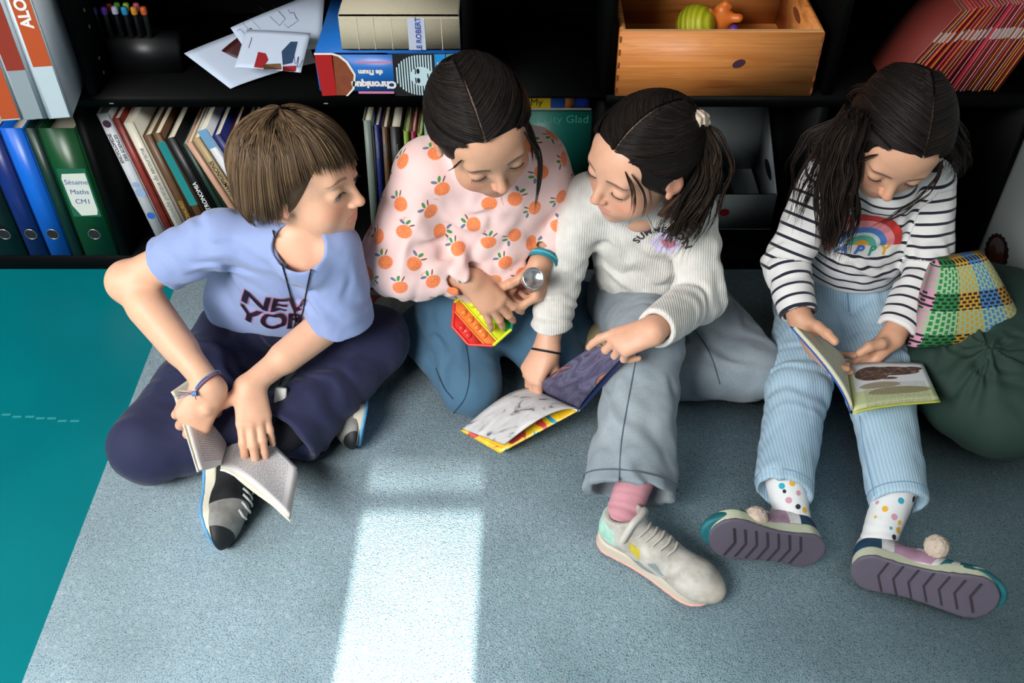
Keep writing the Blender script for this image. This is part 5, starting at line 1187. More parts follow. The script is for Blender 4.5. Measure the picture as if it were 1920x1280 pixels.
N, Fp = at(1600, 768, .188), at(1586, 686, .172)
sg = lambda a, b_, ax, w: w if np.cross(a-N, b_-N)[ax] > 0 else -w
O = at(1760, 746, .188)
half('page_block', N, Fp, O, at(1730, 680, .178), .006, .006, 'nature_page', bk, sg(O, Fp, 2, 1), mat('lime_cover', '#a9b24a', .4), over=.004)
O = at(1492, 612, .285)
half('page_block', N, Fp, O, at(1530, 628, .225), .006, .010, 'nature_text_page', bk, sg(O, Fp, 0, 1), mat('blue_cover', '#1f57b0', .35), over=.004)
tube_obj('spine', [[N-V(0, 0, .006), Fp-V(0, 0, .006)]], .004, 'blue_cover', bk, 8)
# bubble popping toy: octagonal silicone tray in rainbow stripes
pc = at(905, 592, .195); pn = nrm((-.10, -.60, .80)); pu = nrm(at(945, 640, .18)-at(872, 560, .21)); pu = nrm(pu-pn*(pu@pn)); pv = np.cross(pn, pu)
toy = empty('bubble_toy', pc, 'octagonal silicone popping toy in rainbow stripes on the kneeling girl\'s thigh', 'toy')
rad = .058; octo = [(rad*math.cos(a), rad*math.sin(a)) for a in np.arange(8)*math.pi/4+math.pi/8]
def clip_poly(poly, lo, hi):
    for s_, lim in ((1, hi), (-1, -lo)):
        out = []
        for i in range(len(poly)):
            p_, q_ = poly[i-1], poly[i]; a, b_ = s_*p_[1] <= lim, s_*q_[1] <= lim
            if a != b_: t = (lim*s_-p_[1])/(q_[1]-p_[1]); out.append((p_[0]+(q_[0]-p_[0])*t, lim*s_))
            if b_: out.append(q_)
        poly = out
    return poly
bands = [('red', '#e03a34'), ('orange', '#f2833a'), ('yellow', '#d9e02a'), ('green', '#0fae3c'), ('teal', '#1c8f8a')]; ys = np.linspace(-rad*.93, rad*.93, 6)
for k, (nm, c_) in enumerate(bands):
    pl = clip_poly(octo, ys[k], ys[k+1]); mt = mat('silicone_'+nm, c_, .35, spec=.5)
    b_ = MB().prism([pc+pu*x+pv*y for x, y in pl], -pn*.006).build('silicone_band', mt, toy, bevel=.0008)
    dm = S(); ym = (ys[k]+ys[k+1])/2; xs = [x for x in np.arange(-2.5, 3)*.0185 if abs(x) < rad-.012-max(0, abs(ym)-.02)*.8]
    for x in xs: dm.add(el(pc+pu*x+pv*ym, V(1, 1, 1)*.0068), k=.001)
    dm.add(plane(pc-pn*.002, -pn), 'i', .001); build_sdf('bubbles', dm, .0013, mt, toy)
    if k: tube_obj('ridge', [[pc+pu*x+pv*ys[k]+pn*.0006 for x in np.linspace(-rad*(.92 if abs(ys[k]) < .03 else .7), rad*(.92 if abs(ys[k]) < .03 else .7), 8)]], .0016, mt, b_, 6)
tube_obj('rim', [[pc+pu*x+pv*y for x, y in octo+octo[:1]]], .0032, 'silicone_yellow', toy, 8) if False else None
rm = [pc+pu*x*1.0+pv*y*1.0 for x, y in octo]; 
for i in range(8):
    a_, b2 = rm[i], rm[(i+1) % 8]; ymid = ((a_+b2)/2-pc)@pv; k = int(np.clip(np.searchsorted(ys, ymid)-1, 0, 4)); tube_obj('rim', [[a_, b2]], .0030, 'silicone_'+bands[k][0], toy, 8)
# clear tube of dark putty with a silver lid
tc_ = at(1000, 521, .325); ta = nrm((CAMP-tc_)*.55+V(.15, -.05, .25)); tb = tc_-ta*.075
tub = empty('putty_tube', tc_, 'small clear tube with a silver lid held in the kneeling girl\'s left hand', 'tube')
M = Matrix.Translation(tb) @ Vector(ta).to_track_quat('Z', 'Y').to_matrix().to_4x4()
lathe('tube_body', [(.0001, 0), (.015, 0), (.0165, .002), (.0165, .062)], mat('clear_plum', '#5d2438', .15, spec=.6, trans=.3), tub, M)
lathe('lid', [(.0165, .058), (.0185, .058), (.019, .060), (.019, .073), (.0180, .0755), (.0155, .076), (.0145, .0735), (.0001, .0735)], mat('silver_lid', '#c9c9cc', .22, metal=.9, bump=.5, bscale=70), tub, M)
# friendship bracelet of the boy
ax = nrm(P_B['wrR']-P_B['elR']); cc_ = P_B['wrR']-ax*.006
for k, (o_, c_, n_) in enumerate(((0, '#8a2c46', 'wine_thread'), (.0022, '#5d84b5', 'blue_thread'), (.0044, '#7d3b5a', 'plum_thread'), (-.0015, '#6fb0c4', 'aqua_thread'))):
    band('bracelet_thread', cc_+ax*o_+V(0, 0, .0005*k), ax+V(.04*k, .02, 0), .0262, .0011, mat(n_, c_, .8), boy)
kn_ = drape([at(355, 738, .25)], bvh(body), .003, 1) if False else None
kp = at(365, 738, .224)
for k in range(9):
    e_ = kp+V(*(RNG.normal(0, .006, 3)))+V(-.022, .0, .004)*(1 if k < 6 else -.2)+V(0, -.004, 0)*(k % 3); tube_obj('bracelet_tassel', [[kp, (kp+e_)/2+V(0, 0, .002), e_]], .0007, ['wine_thread', 'blue_thread', 'aqua_thread', 'white_lace'][k % 4], boy, 4)
tube_obj('bracelet_knot', [[kp+V(-.004, 0, 0), kp+V(.004, 0, .001)]], .0042, 'blue_thread', boy, 8)
# white zip pull at the boy's waist cord end
zp = at(526, 744, .145); R = frame((-.1, -.55, -.8), (0, -.8, .6)); zb = S(); zb.add(bx(zp, (.0105, .017, .004), R, .003)); 
ct = build_sdf('cord_tag', zb, .0012, mat('tag_plastic', '#e2e2df', .45), boy)
for x_ in (-.0035, .004): p = zp+R[:, 0]*x_+R[:, 1]*.009; q_ = S(); q_.add(el(p+nrm(CAMP-p)*.004, (.0014, .0014, .0014))); build_sdf('tag_hole', q_, .0006, 'cord_black', ct)
tube_obj('cord_end', [[at(548, 632, .235), at(545, 690, .18), at(524, 722, .145)]], .0012, 'cord_black', boy)
# ------------------------------------------------------------------ things on the shelves
def atx(u, v, x):
    r = FW+RT*(u-960)/F-UP*(v-640)/F
    return CAMP+r*(x/r[0])
for n_, c_ in dict(white='#c9ccd0', cream='#cfc9b8', red='#8f1f1c', brown='#5c4128', teal='#1c5a60', black='#0c0d10', navy='#1a2460', blue='#1f4fa0', sky='#6f9fc4', tan='#a08b63', peach='#b98f78', maroon='#4d1526', green='#1d5a2c', lime='#7fa030', grey='#6d7a72', crimson='#9c1f45', sage='#7d9480', aqua='#1e7f80', darkgreen='#0e2c22', gold='#a8862f').items(): mat('book_'+n_, c_, .45, var=.06, vscale=40)
mat('pages', '#c9c2ae', .85, bump=.5, bscale=300, stretch=(1, .05, 1)); mat('print_black', '#121216', .6); mat('print_white', '#dcdad8', .8); mat('print_blue', '#1f3f8f', .6); mat('print_navy', '#23306b', .6); mat('print_grey', '#6f7176', .6)
def shelf_book(label, group, x, y, z, th, h, dp, tilt, cover, title=None, tcol='print_black', tsz=.5, extra=(), name='book', along=.5, turn=0):
    """standing book; x is the middle of the foot of its spine"""
    t = math.radians(tilt); up = V(math.sin(t), 0, math.cos(t)); rt = V(math.cos(t), 0, -math.sin(t)); yy = V(0, 1, 0)
    if turn: a = math.radians(turn); M_ = np.array(Matrix.Rotation(a, 3, 'Z')); up, rt, yy = M_@up, M_@rt, M_@yy
    o = V(x, y, z+abs(math.sin(t))*th*.5)
    r = empty(name, o, label, 'book', group)
    W = lambda a, b_, c_: o+rt*a+yy*b_+up*c_
    def blk(nm, a0, a1, b0, b1, c0, c1, m_, par): return MB().prism([W(a0, b0, c0), W(a1, b0, c0), W(a1, b0, c1), W(a0, b0, c1)], yy*(b1-b0)).build(nm, m_, par, bevel=.0006)
    bt = min(.0022, th*.16)
    mm = MB()
    for a0, a1, b0, b1 in ((-th/2, -th/2+bt, 0, dp), (th/2-bt, th/2, 0, dp), (-th/2, th/2, 0, bt)): mm.prism([W(a0, b0, 0), W(a1, b0, 0), W(a1, b0, h), W(a0, b0, h)], yy*(b1-b0))
    cv = mm.build('cover', cover, r, bevel=.0006)
    blk('pages', -th/2+bt, th/2-bt, bt, dp-.004, .003, h-.004, 'pages', r)
    if title:
        for i, ttl in enumerate(title.split('|')):
            n_ = len(title.split('|')); sz = min(th*.86/n_*1.05, .03)*tsz*2; ln2 = len(ttl)*sz*.56
            if ln2 > h*.9: sz *= h*.9/ln2
            flat_text('title', ttl, sz, W((i-(n_-1)/2)*th*.42, 0, h*along), up, -rt, tcol, cv, off=.0005, bold=.0002)
    for nm, c0, c1, m_, in extra:
        MB().prism([W(-th/2+.0006, -.0006, h*c0), W(th/2-.0006, -.0006, h*c0), W(th/2-.0006, -.0006, h*c1), W(-th/2+.0006, -.0006, h*c1)], -yy*.0003).build(nm, m_, cv)
    return r, W
# ---- books leaning in the second compartment
LEAN = dict(R=None, a=0)
def lean(label, th, h, dp, a, cover, y=.03, **kw):
    """next book of the leaning row: its top corner touches the one before"""
    t = math.radians(a); zt_ = h*math.cos(t)
    L = LEAN['R']+max(0, zt_*(math.tan(t)-math.tan(LEAN['a'])))+.0008; R = L+th/math.cos(t); LEAN.update(R=R, a=t)
    return shelf_book(label, GB, (L+R)/2, y, .039, th, h, dp, -a, cover, **kw)
GB = 'books leaning in the lower left compartment'
def bxx(u, y=.03): return float(aty(u, 455, y)[0])
r, W_ = shelf_book('white encyclopedia of sciences with a blue globe on its spine', GB, -.768, .03, .039, .026, .335, .24, -8, 'book_white', 'ENCYCLOPEDIE|DES SCIENCES', 'print_black', .42, along=.76)
def spot(W_, a, c, r_, m_, par, nm='spine_picture', rx=1.):
    MB().prism([W_(a+r_*rx*math.cos(t), -.0007, c+r_*math.sin(t)) for t in np.linspace(0, 6.283, 22)[:-1]], V(0, -.0003, 0)).build(nm, m_, par)
cvr = r.children[0]; LEAN.update(R=-.768+.5*.026/math.cos(math.radians(8)), a=math.radians(8))
spot(W_, 0, .085, .0085, mat('globe_blue', '#2a5fb8', .4), cvr); spot(W_, .001, .145, .011, mat('flower_blue', '#8fa9cf', .5), cvr); spot(W_, -.001, .165, .007, 'flower_blue', cvr); spot(W_, .0, .312, .0085, mat('print_plum', '#4a2440', .5), cvr)
lean('thin book with a mottled red and green spine beside the encyclopedia of sciences', .017, .325, .23, 8.6, mat('mottled', '#7d2b22', .45, var=.8, vscale=35), y=.03, title=None)
lean('white practical first aid encyclopedia', .023, .315, .23, 9.5, 'book_cream', y=.03, title="L'encyclopédie pratique du secourisme", tcol='print_grey', tsz=.36, along=.47)
lean('dark brown book with gold lettering leaning beside the first aid encyclopedia', .020, .285, .21, 10.5, 'book_brown', y=.035, title='DINOSAURES', tcol=mat('print_gold', '#a8862f', .4), tsz=.33, along=.3)
lean('brown book with a teal spine panel', .019, .290, .21, 12, 'book_brown', y=.035, title='LE PETIT POUCET', tcol='print_white', tsz=.36, extra=[('spine_panel', .38, .93, 'book_aqua')], along=.66)
lean('black astronomy book with white lettering', .023, .280, .21, 13.5, 'book_black', y=.035, title='ASTRONOMIA', tcol='print_white', tsz=.33, extra=[('spine_panel', .05, .16, 'book_teal')], along=.45)
lean('thin dark green book leaning beside the astronomy book', .014, .265, .20, 15, 'book_darkgreen', y=.04)
lean('peach coloured book leaning at the foot of the tan one', .016, .280, .20, 19, 'book_peach', y=.03)
lean('tan encyclopedia spine with black lettering', .020, .290, .21, 19, 'book_tan', y=.03, title='LES CHAMPIGNONS', tcol='print_black', tsz=.36, along=.6)
lean('white and pale blue book with the longest leaning spine', .021, .31, .21, 19, 'book_white', y=.03, title='LA REVOLUTION', tcol='print_grey', tsz=.4, extra=[('spine_panel', .86, 1., 'book_sky')], along=.45)
lean('dark blue book numbered 18', .020, .30, .21, 20.5, 'book_navy', y=.03, title='18', tcol='print_white', tsz=.4, extra=[('spine_panel', .45, .70, 'book_red'), ('spine_panel', .2, .44, 'book_sky')], along=.8)
lean('maroon book leaning between the dark blue ones', .016, .29, .20, 21, 'book_maroon', y=.035)
lean('navy book with a white lettered band', .020, .285, .20, 21.5, 'book_navy', y=.03, title="L'univers", tcol='print_navy', tsz=.4, extra=[('spine_panel', .72, .98, 'book_white')], along=.85)
lean('green book at the end of the leaning row above the boy', .018, .30, .20, 22, 'book_green', y=.035)
r_ = [('pale grey-green book upright between the boy and the kneeling girl', .018, 'book_grey', None, .30), ('narrow navy book with small blue lettering', .012, 'book_navy', 'MON ATLAS', .29), ('narrow brown book next to the black guide', .013, 'book_brown', 'VOYAGES', .285), ('thick black guide book standing left of the lime green books', .024, 'book_black', 'Guide', .285),
      ('lime green book left of the crimson one', .012, 'book_lime', None, .275), ('crimson book between two lime green ones', .010, 'book_crimson', None, .275), ('lime green book right of the crimson one', .010, 'book_lime', None, .27), ('pale sage book, tallest by the sweatshirt shoulder', .013, 'book_sage', None, .31), ('dark blue book behind the sweatshirt shoulder', .018, 'book_navy', None, .28), ('black book at the far right of the upright row', .02, 'book_black', None, .27)]
x = -.318
for lb, th, cv, tt, hh in r_:
    x += th/2+.0035; shelf_book(lb, 'upright books behind the children', x, .06, .039, th, hh, .2, 2, cv, tt, 'print_grey', .33, along=.8); x += th/2
# ---- leaning booklets and two big picture books
cols = ['book_teal', 'book_white', 'book_navy', 'book_maroon', 'book_sky', 'book_teal', 'book_navy', 'book_black', 'book_grey', 'book_green', 'book_lime', 'book_darkgreen', 'book_navy']
nice = ['teal', 'white', 'navy', 'maroon', 'pale blue', 'second teal', 'second navy', 'black', 'grey', 'green', 'lime', 'dark green', 'last navy']
for k, cv in enumerate(cols):
    shelf_book('thin %s booklet leaning in the row between the two dark-haired girls' % nice[k], 'thin booklets between the girls', -.014+k*.0105, .05, .039, .0055, .30-.012*max(0, k-4)*.8, .2, -9-k*.9, cv, name='booklet')
pb = empty('picture_book', aty(1085, 190, .13), 'large blue picture book with a yellow square standing behind the leaning booklets', 'book', 'big picture books')
a, b_ = V(-.02, .17, .06), V(.165, .17, .06)
MB().box((-.035, .165, .05), (.165, .172, .339)).build('cover', 'book_blue', pb, bevel=.001); MB().box((-.034, .172, .051), (.163, .184, .336)).build('pages', 'pages', pb)
MB().box((.02, .1640, .300), (.082, .165, .338)).build('cover_panel', mat('cover_yellow', '#c9b31f', .5), pb); flat_text('title', 'My', .022, V(.052, .1638, .322), (1, 0, 0), (0, 0, 1), 'print_black', pb)
MB().box((.112, .1640, .306), (.132, .165, .335)).build('cover_figure', mat('cover_orange', '#b0703a', .5), pb, bevel=.002); spot(lambda a, b2, c: V(.148+a, .1645, .324+c), 0, 0, .012, mat('cover_cobalt', '#1a3fa8', .5), pb, 'cover_dot')
gb = empty('picture_book', aty(1090, 230, .11), 'large green picture book standing in front of the blue one', 'book', 'big picture books')
MB().box((.0, .135, .045), (.170, .143, .316)).build('cover', mat('cover_emerald', '#0f5f55', .45), gb, bevel=.001); MB().box((.001, .143, .046), (.168, .154, .314)).build('pages', 'pages', gb); flat_text('title', 'Felicity Glad', .026, V(.098, .1348, .298), (1, 0, 0), (0, 0, 1), mat('print_green', '#3f8f80', .5), gb)
# ---- ring binders
def binder(label, group, x0, x1, y, z, cover, h=.318, dp=.28, ring=True, turn=0, build=None):
    r = empty('ring_binder', (0, 0, 0), label, 'binder', group); t = .0028; w_ = x1-x0
    c = MB().box((-w_/2, 0, 0), (w_/2, t, h)).box((-w_/2, 0, 0), (-w_/2+t, dp, h)).box((w_/2-t, 0, 0), (w_/2, dp, h)).build('cover', cover, r, bevel=.001)
    if w_ > .03: MB().box((-w_/2+t+.002, .03, .004), (w_/2-t-.002, dp-.02, h-.022)).build('papers', 'pages', r)
    if ring:
        M = Matrix.Translation((0, -.0004, .058)) @ Matrix.Rotation(math.pi/2, 4, 'X'); lathe('finger_ring', [(.0115, 0), (.0125, .0015), (.0135, 0)], mat('ring_metal', '#8a8d90', .3, metal=.9), r, M); lathe('finger_hole', [(.0001, .0002), (.0115, .0002)], 'print_black', c, M)
    if build: build(r, c, w_, h)
    r.location = ((x0+x1)/2, y, z); r.rotation_euler = (0, 0, math.radians(turn)); return r
GL = 'binders on the lower shelf'
binder('dark binder at the far left of the lower shelf', GL, -1.128, -1.062, 0, .039, mat('binder_dark', '#101a1a', .25))
binder('dark blue binder left of the bright blue one', GL, -1.060, -1.016, 0, .039, mat('binder_navy', '#10246a', .35))
binder('bright blue ring binder', GL, -1.014, -.967, 0, .039, mat('binder_blue', '#0d5ec4', .35))
binder('narrow dark green folder right of the bright blue binder', GL, -.965, -.941, 0, .039, mat('binder_forest', '#0a2a22', .4), ring=False)
def green_label(r, c, w_, h):
    MB().box((-w_*.40, -.0006, .105), (w_*.40, 0, .225)).build('label_pocket', mat('pocket_green', '#115a40', .25), r)
    lb = MB().prism([V(-.022, -.0012, .212), V(-.026, -.0012, .200), V(-.024, -.0012, .135), V(-.012, -.0012, .108), V(.022, -.0012, .110), V(.026, -.0012, .122), V(.026, -.0012, .214)], V(0, .0005, 0)).build('label', mat('label_paper', '#c9cfc6', .7), r)
    for t_, zz in (('Sésame', .192), ('Maths', .168), ('CM1', .144)): flat_text('handwriting', t_, .0165, V(.001, -.0013, zz), (1, 0, 0), (0, 0, 1), 'print_blue', lb, off=.0002, shear=.12)
binder('green ring binder with a handwritten white label', GL, -.938, -.864, 0, .039, mat('binder_green', '#08421f', .35), build=green_label)
GU = 'white and orange binders on the upper shelf'
mat('binder_white', '#c3ced6', .4); mat('binder_orange', '#b04a1e', .45); mat('binder_greyface', '#8b969d', .45); mat('binder_rust', '#8a2c1c', .45); mat('binder_paleface', '#b5c4cc', .4)
def orange_face(top, bot, word=None, wz_=.2, low='binder_paleface'):
    def f(r, c, w_, h):
        MB().box((-w_/2+.006, -.0006, bot), (w_/2-.004, 0, top)).build('spine_label', 'binder_orange', r)
        MB().box((-w_/2+.006, -.0006, .002), (w_/2-.004, 0, bot)).build('spine_label', low, r)
        if word: flat_text('title', word, .027, V(.001, -.0008, wz_), (0, 0, 1), (-1, 0, 0), 'print_white', r, off=.0003, bold=.001)
    return f
def gface(r, c, w_, h): MB().box((-w_/2+.003, -.0006, .002), (w_/2-.008, 0, h-.004)).build('spine_label', 'binder_greyface', r); MB().box((-w_/2+.003, -.0010, .10), (w_/2-.008, -.0004, .24)).build('spine_band', 'binder_rust', r)
binder('white binder with an orange lettered panel, rightmost of its row', GU, -.8605, -.818, -.088, .431, 'binder_white', ring=False, turn=8, build=orange_face(.312, .105, 'ALOIS', .214))
binder('white binder with a grey and rust spine, second from the right of its row', GU, -.905, -.8625, -.092, .431, 'binder_white', ring=False, turn=8, build=gface)
binder('white binder with an orange lower spine, third from the right of its row', GU, -.9495, -.907, -.096, .431, 'binder_white', ring=False, turn=8, build=orange_face(.20, .004, None))
binder('white binder at the left edge of its row', GU, -.994, -.9515, -.100, .431, 'binder_white', ring=False, turn=8)
# ---- marker pens in a black rack
rk = empty('pen_rack', (-.72, .12, .431), 'black rack holding coloured marker pens on the upper shelf', 'rack')
MB().box((-.79, .085, .431), (-.655, .150, .500)).build('rack_body', 'book_black', rk, bevel=.002)
pens = [(152, 17, '#b0401c'), (177, 17, '#9a3318'), (192, 15, '#4d9a2a'), (209, 16, '#9ab02c'), (228, 16, '#b0506a'), (148, 23, '#4a2a80'), (167, 23, '#4a2a90'), (187, 22, '#b9b9d0'), (205, 23, '#1f86b8'), (223, 23, '#c07a20'), (241, 23, '#b04a1c')]
pn_ = ['red orange', 'rust', 'green', 'lime', 'pink', 'purple', 'second purple', 'white', 'bright blue', 'amber', 'orange']
for k, (u, v, c_) in enumerate(pens):
    p = aty(u, v, .125 if v < 20 else .10)+V(.030, 0, 0); o_ = empty('marker_pen', (p[0], p[1], p[2]-.10), '%s capped marker pen in the %s row of the black rack' % (pn_[k], 'back' if v < 20 else 'front'), 'pen', 'marker pens')
    lathe('barrel', [(.0001, 0), (.0055, 0), (.0055, .07)], 'book_black', o_, Matrix.Translation((p[0], p[1], p[2]-.07)), 12)
    lathe('cap', [(.0062, -.003), (.0066, .002), (.0060, .009), (.0045, .011), (.0001, .011)], mat('cap_'+c_[1:], c_, .4), o_, Matrix.Translation(p), 12)
# ---- loose papers
def sheet(nm, label, cat, cs, bulge, m_, group=None, th=.0006, grid=(14, 10), curl=0.):
    A, B, O1, O2 = [at(*c) for c in cs]; r = empty(nm, (A+O2)/2, label, cat, group)
    o = half('sheet', A, B, O1, O2, th, bulge, m_, r, 1 if np.cross(O1-A, B-A)[2] > 0 else -1, nu=grid[0], nv=grid[1], wave=curl); return r, o
mat('paper_blueish', '#b9c6da', .75); mat('magazine_dark', '#3a0f12', .5, var=.8, vscale=40)
sheet('paper_sheet', 'large crumpled white sheet hanging over the shelf edge, lowest of the pile', 'paper', [(432, 166, .436), (345, 100, .470), (592, 118, .436), (560, 20, .50)], .004, 'paper_blueish', curl=.004)
sheet('magazine', 'dark red magazine between the white sheets', 'magazine', [(500, 128, .452), (412, 98, .468), (560, 120, .452), (470, 52, .50)], .002, 'magazine_dark')
r, o = sheet('drawing', 'floor plan drawing lying on the paper pile', 'drawing', [(465, 100, .474), (432, 52, .50), (600, 92, .474), (610, -20, .53)], .003, 'paper_blueish', curl=.002)
PT = bvh(o); ln_ = []
def on_sheet(pts, m=14): return drape([at(u, v, .49) for u, v in pts], PT, .0006, m)
for pl in ([(484, 10), (524, 48), (535, 35), (511, 10)], [(456, 44), (466, 32), (488, 54)], [(456, 44), (470, 60)], [(532, 44), (540, 52), (560, 38), (552, 28)], [(444, 58), (450, 54), (460, 64)]):
    for a_, b2 in zip(pl[:-1], pl[1:]): tube_obj('pen_line', [on_sheet([a_, b2], 6)], .0004, 'print_navy', o, 4)
tube_obj('pen_line', [on_sheet([(540, 18), (546, 26), (550, 22), (556, 36)], 12)], .0005, 'print_navy', o, 4)
r, o = sheet('leaflet', 'small folded leaflet with red, blue and brown print on top of the pile', 'leaflet', [(440, 126, .480), (462, 56, .515), (564, 136, .480), (582, 62, .515)], .002, 'paper_blueish')
PT2 = bvh(o)
def pz(nm, pts, m_):
    q_ = MB(); g = []
    for u, v in pts:
        a_ = at(u, v, .49); dr = Vector(nrm(CAMP-a_)); h_ = PT2.ray_cast(Vector(a_)+dr*.12, -dr, .3); g.append(np.array(h_[0]+dr*.0012) if h_[0] is not None else a_)
    q_.poly(g).build(nm, m_, o)
pz('printed_shape', [(484, 97), (498, 100), (503, 112), (492, 128), (476, 126)], mat('ink_red', '#8f1a20', .6)); pz('printed_photo', [(493, 120), (526, 119), (528, 130), (494, 130)], mat('ink_brown', '#6b4a30', .6, var=.7, vscale=90)); pz('printed_photo', [(528, 96), (545, 78), (558, 78), (548, 118), (530, 122)], mat('ink_denim', '#27405f', .6, var=.5, vscale=60)); pz('printed_shape', [(530, 124), (556, 123), (554, 134), (530, 133)], 'ink_red')
tube_obj('pen_line', [drape([at(u, v, .49) for u, v in ((544, 118), (550, 98), (554, 122), (560, 104), (558, 128), (568, 112))], PT2, .0008, 30)], .0005, 'print_navy', o, 4)
tube_obj('printed_word', [drape([at(u, v, .49) for u, v in ((466, 90), (470, 78), (472, 70))], PT2, .0008, 10)], .0006, 'print_plum', o, 4)
# ---- two thick volumes lying flat
def lying(label, u0, u1, v0, v1, y, dp, cover, nm='book'):
    zb, zt = aty(u0, v1, y)[2], aty(u0, v0, y)[2]; Zm = (aty((u0+u1)/2, (v0+v1)/2, y)-CAMP)@FW; xa, xb = (u0-960)/F*Zm, (u1-960)/F*Zm
    r = empty(nm, ((xa+xb)/2, y+dp/2, zb), label, 'book', 'thick volumes lying flat'); t = .004
    c = MB().box((xa, y, zb), (xb, y+t, zt)).box((xa, y, zb), (xb, y+dp, zb+t)).box((xa, y, zt-t), (xb, y+dp, zt)).build('cover', cover, r, bevel=.0015)
    MB().box((xa+.004, y+t, zb+t), (xb-.004, y+dp-.006, zt-t)).build('pages', 'pages', r); return r, c, xa, xb, zb, zt
mat('volume_blue', '#1d62b0', .35); mat('volume_red', '#a31c1c', .45); mat('volume_pink', '#c77fa5', .5); mat('volume_torn', '#7a3d20', .8, var=.4, vscale=60); mat('linen_beige', '#a9a28c', .8, bump=.4, bscale=500)
YC = -.004
r, c, xa, xb, zb, zt = lying('thick blue chronicle with a torn red spine lying upside down under the dictionary', 594, 866, 100, 172, YC, .26, 'volume_blue')
zb = .431
fx = lambda u: xa+(u-594)/(866-594)*(xb-xa); fz = lambda v: zt+(v-100)/(172-100)*(zb-zt)
def face(nm, pts, m_, k=1): return MB().prism([V(fx(u), YC-.0004*k, fz(v)) for u, v in pts], V(0, -.0003, 0)).build(nm, m_, c)
face('spine_panel', [(594, 101), (628, 101), (626, 171), (598, 172)], 'volume_red'); face('torn_patch', [(626, 103), (640, 104), (654, 114), (666, 136), (660, 160), (646, 171), (626, 171)], 'volume_torn', 1)
face('torn_edge', [(594, 99), (628, 99), (642, 103), (655, 113), (667, 135), (661, 160), (647, 172), (643, 172), (657, 159), (663, 136), (651, 115), (638, 105), (626, 102), (594, 102)], 'paper_white', 2)
for a_, b2 in ((113, 116), (164, 168)): face('stripe', [(668, a_), (736, a_), (736, b2), (668, b2)], 'volume_pink')
flat_text('title', 'Chronique', .0195, V(fx(699), YC-.0009, fz(152)), (-1, 0, 0), (0, 0, -1), 'print_white', c, off=.0002, bold=.0012); flat_text('title', "de l'hum", .0135, V(fx(695), YC-.0009, fz(131)), (-1, 0, 0), (0, 0, -1), 'print_white', c, off=.0002, bold=.0008)
face('picture_ground', [(738, 101), (816, 101), (816, 172), (738, 172)], 'print_black')
mat('ink_ice', '#b9d6de', .6)
for k in range(14):
    u_ = 743+k*5; hv = 34*math.sqrt(max(0, 1-((u_-787)/48)**2)) if u_ < 787 else 34
    if hv > 5: face('headdress_stripe', [(u_, 136.5-hv), (u_+2.6, 136.5-hv), (u_+2.6, 136.5+hv), (u_, 136.5+hv)], 'ink_ice', 2)
face('portrait', [(790+21*math.cos(t), 138+16*math.sin(t)) for t in np.linspace(0, 6.283, 26)[:-1]], 'ink_ice', 3)
for v_ in (129, 145): face('portrait_eye', [(784+3*math.cos(t), v_+4.5*math.sin(t)) for t in np.linspace(0, 6.283, 14)[:-1]], 'print_black', 4); face('portrait_brow', [(778, v_-5), (780, v_-5), (780, v_+5), (778, v_+5)], 'print_black', 4)
face('portrait_mouth', [(801, 133), (803, 133), (803, 141), (801, 141)], 'print_black', 4)
face('spine_panel', [(816, 101), (836, 101), (836, 172), (816, 172)], mat('ink_azure', '#1f86c8', .5), 2); flat_text('publisher', 'LAROUSSE', .0125, V(fx(826), YC-.0016, fz(138)), (0, 0, 1), (-1, 0, 0), 'print_white', c, off=.0003, bold=.0004)
face('spine_panel', [(838, 101), (862, 101), (862, 172), (838, 172)], mat('ink_mosaic', '#5f8f98', .5, var=.8, vscale=70))
r, c, xa, xb, zb2, zt2 = lying('beige linen dictionary lying on the blue chronicle', 637, 862, 28, 94, -.002, .27, 'linen_beige')
fx = lambda u: xa+(u-637)/(862-637)*(xb-xa); fz = lambda v: zt2+(v-28)/(94-28)*(zb2-zt2); YC = -.002
for u in (670, 701, 734, 828): face('grid_line', [(u, 30), (u+.9, 30), (u+.9, 93), (u, 93)], mat('grid_white', '#cfc9b6', .6))
face('grid_line', [(640, 33), (860, 33), (860, 34), (640, 34)], 'grid_white')
face('label', [(765, 34), (797, 34), (797, 93), (765, 93)], mat('label_lilac', '#b3bcd0', .6), 2); flat_text('title', 'LE ROBERT', .0135, V(fx(785), YC-.0016, fz(64)), (0, 0, 1), (-1, 0, 0), 'print_blue', c, off=.0003, bold=.0003)
# ---- pine box
m, nt, b = new_mat('pine'); tc = nn(nt, 'ShaderNodeTexCoord'); mp = nn(nt, 'ShaderNodeMapping'); mp.inputs['Scale'].default_value = (1.3, 6, 14); nt.links.new(tc.outputs['Object'], mp.inputs[0])
nz = nn(nt, 'ShaderNodeTexNoise', i_Scale=3.2, i_Detail=6, i_Distortion=.9); nt.links.new(mp.outputs[0], nz.inputs[0]); mp2 = nn(nt, 'ShaderNodeMapping'); mp2.inputs['Scale'].default_value = (3, 60, 150); nt.links.new(tc.outputs['Object'], mp2.inputs[0]); n2 = nn(nt, 'ShaderNodeTexNoise', i_Scale=2, i_Detail=3); nt.links.new(mp2.outputs[0], n2.inputs[0])
c = ramp(nt, nz.outputs[0], [(.30, '#9a5522'), (.42, '#c07434'), (.60, '#cf8745'), (.75, '#b3682c')]); c = mixc(nt, .25, c, ramp(nt, n2.outputs[0], [(.35, '#8f4d1e'), (.65, '#d6924f')])); nt.links.new(c, b.inputs['Base Color']); b.inputs['Roughness'].default_value = .5
mat('pine_edge', '#dfa36a', .55, var=.08, vscale=80); mat('knot', '#3c2230', .6); mat('joint', '#7a3a18', .7)
x0, x1, y0, y1, z0, z1, t = .198, .574, -.006, .30, .431, .561, .012
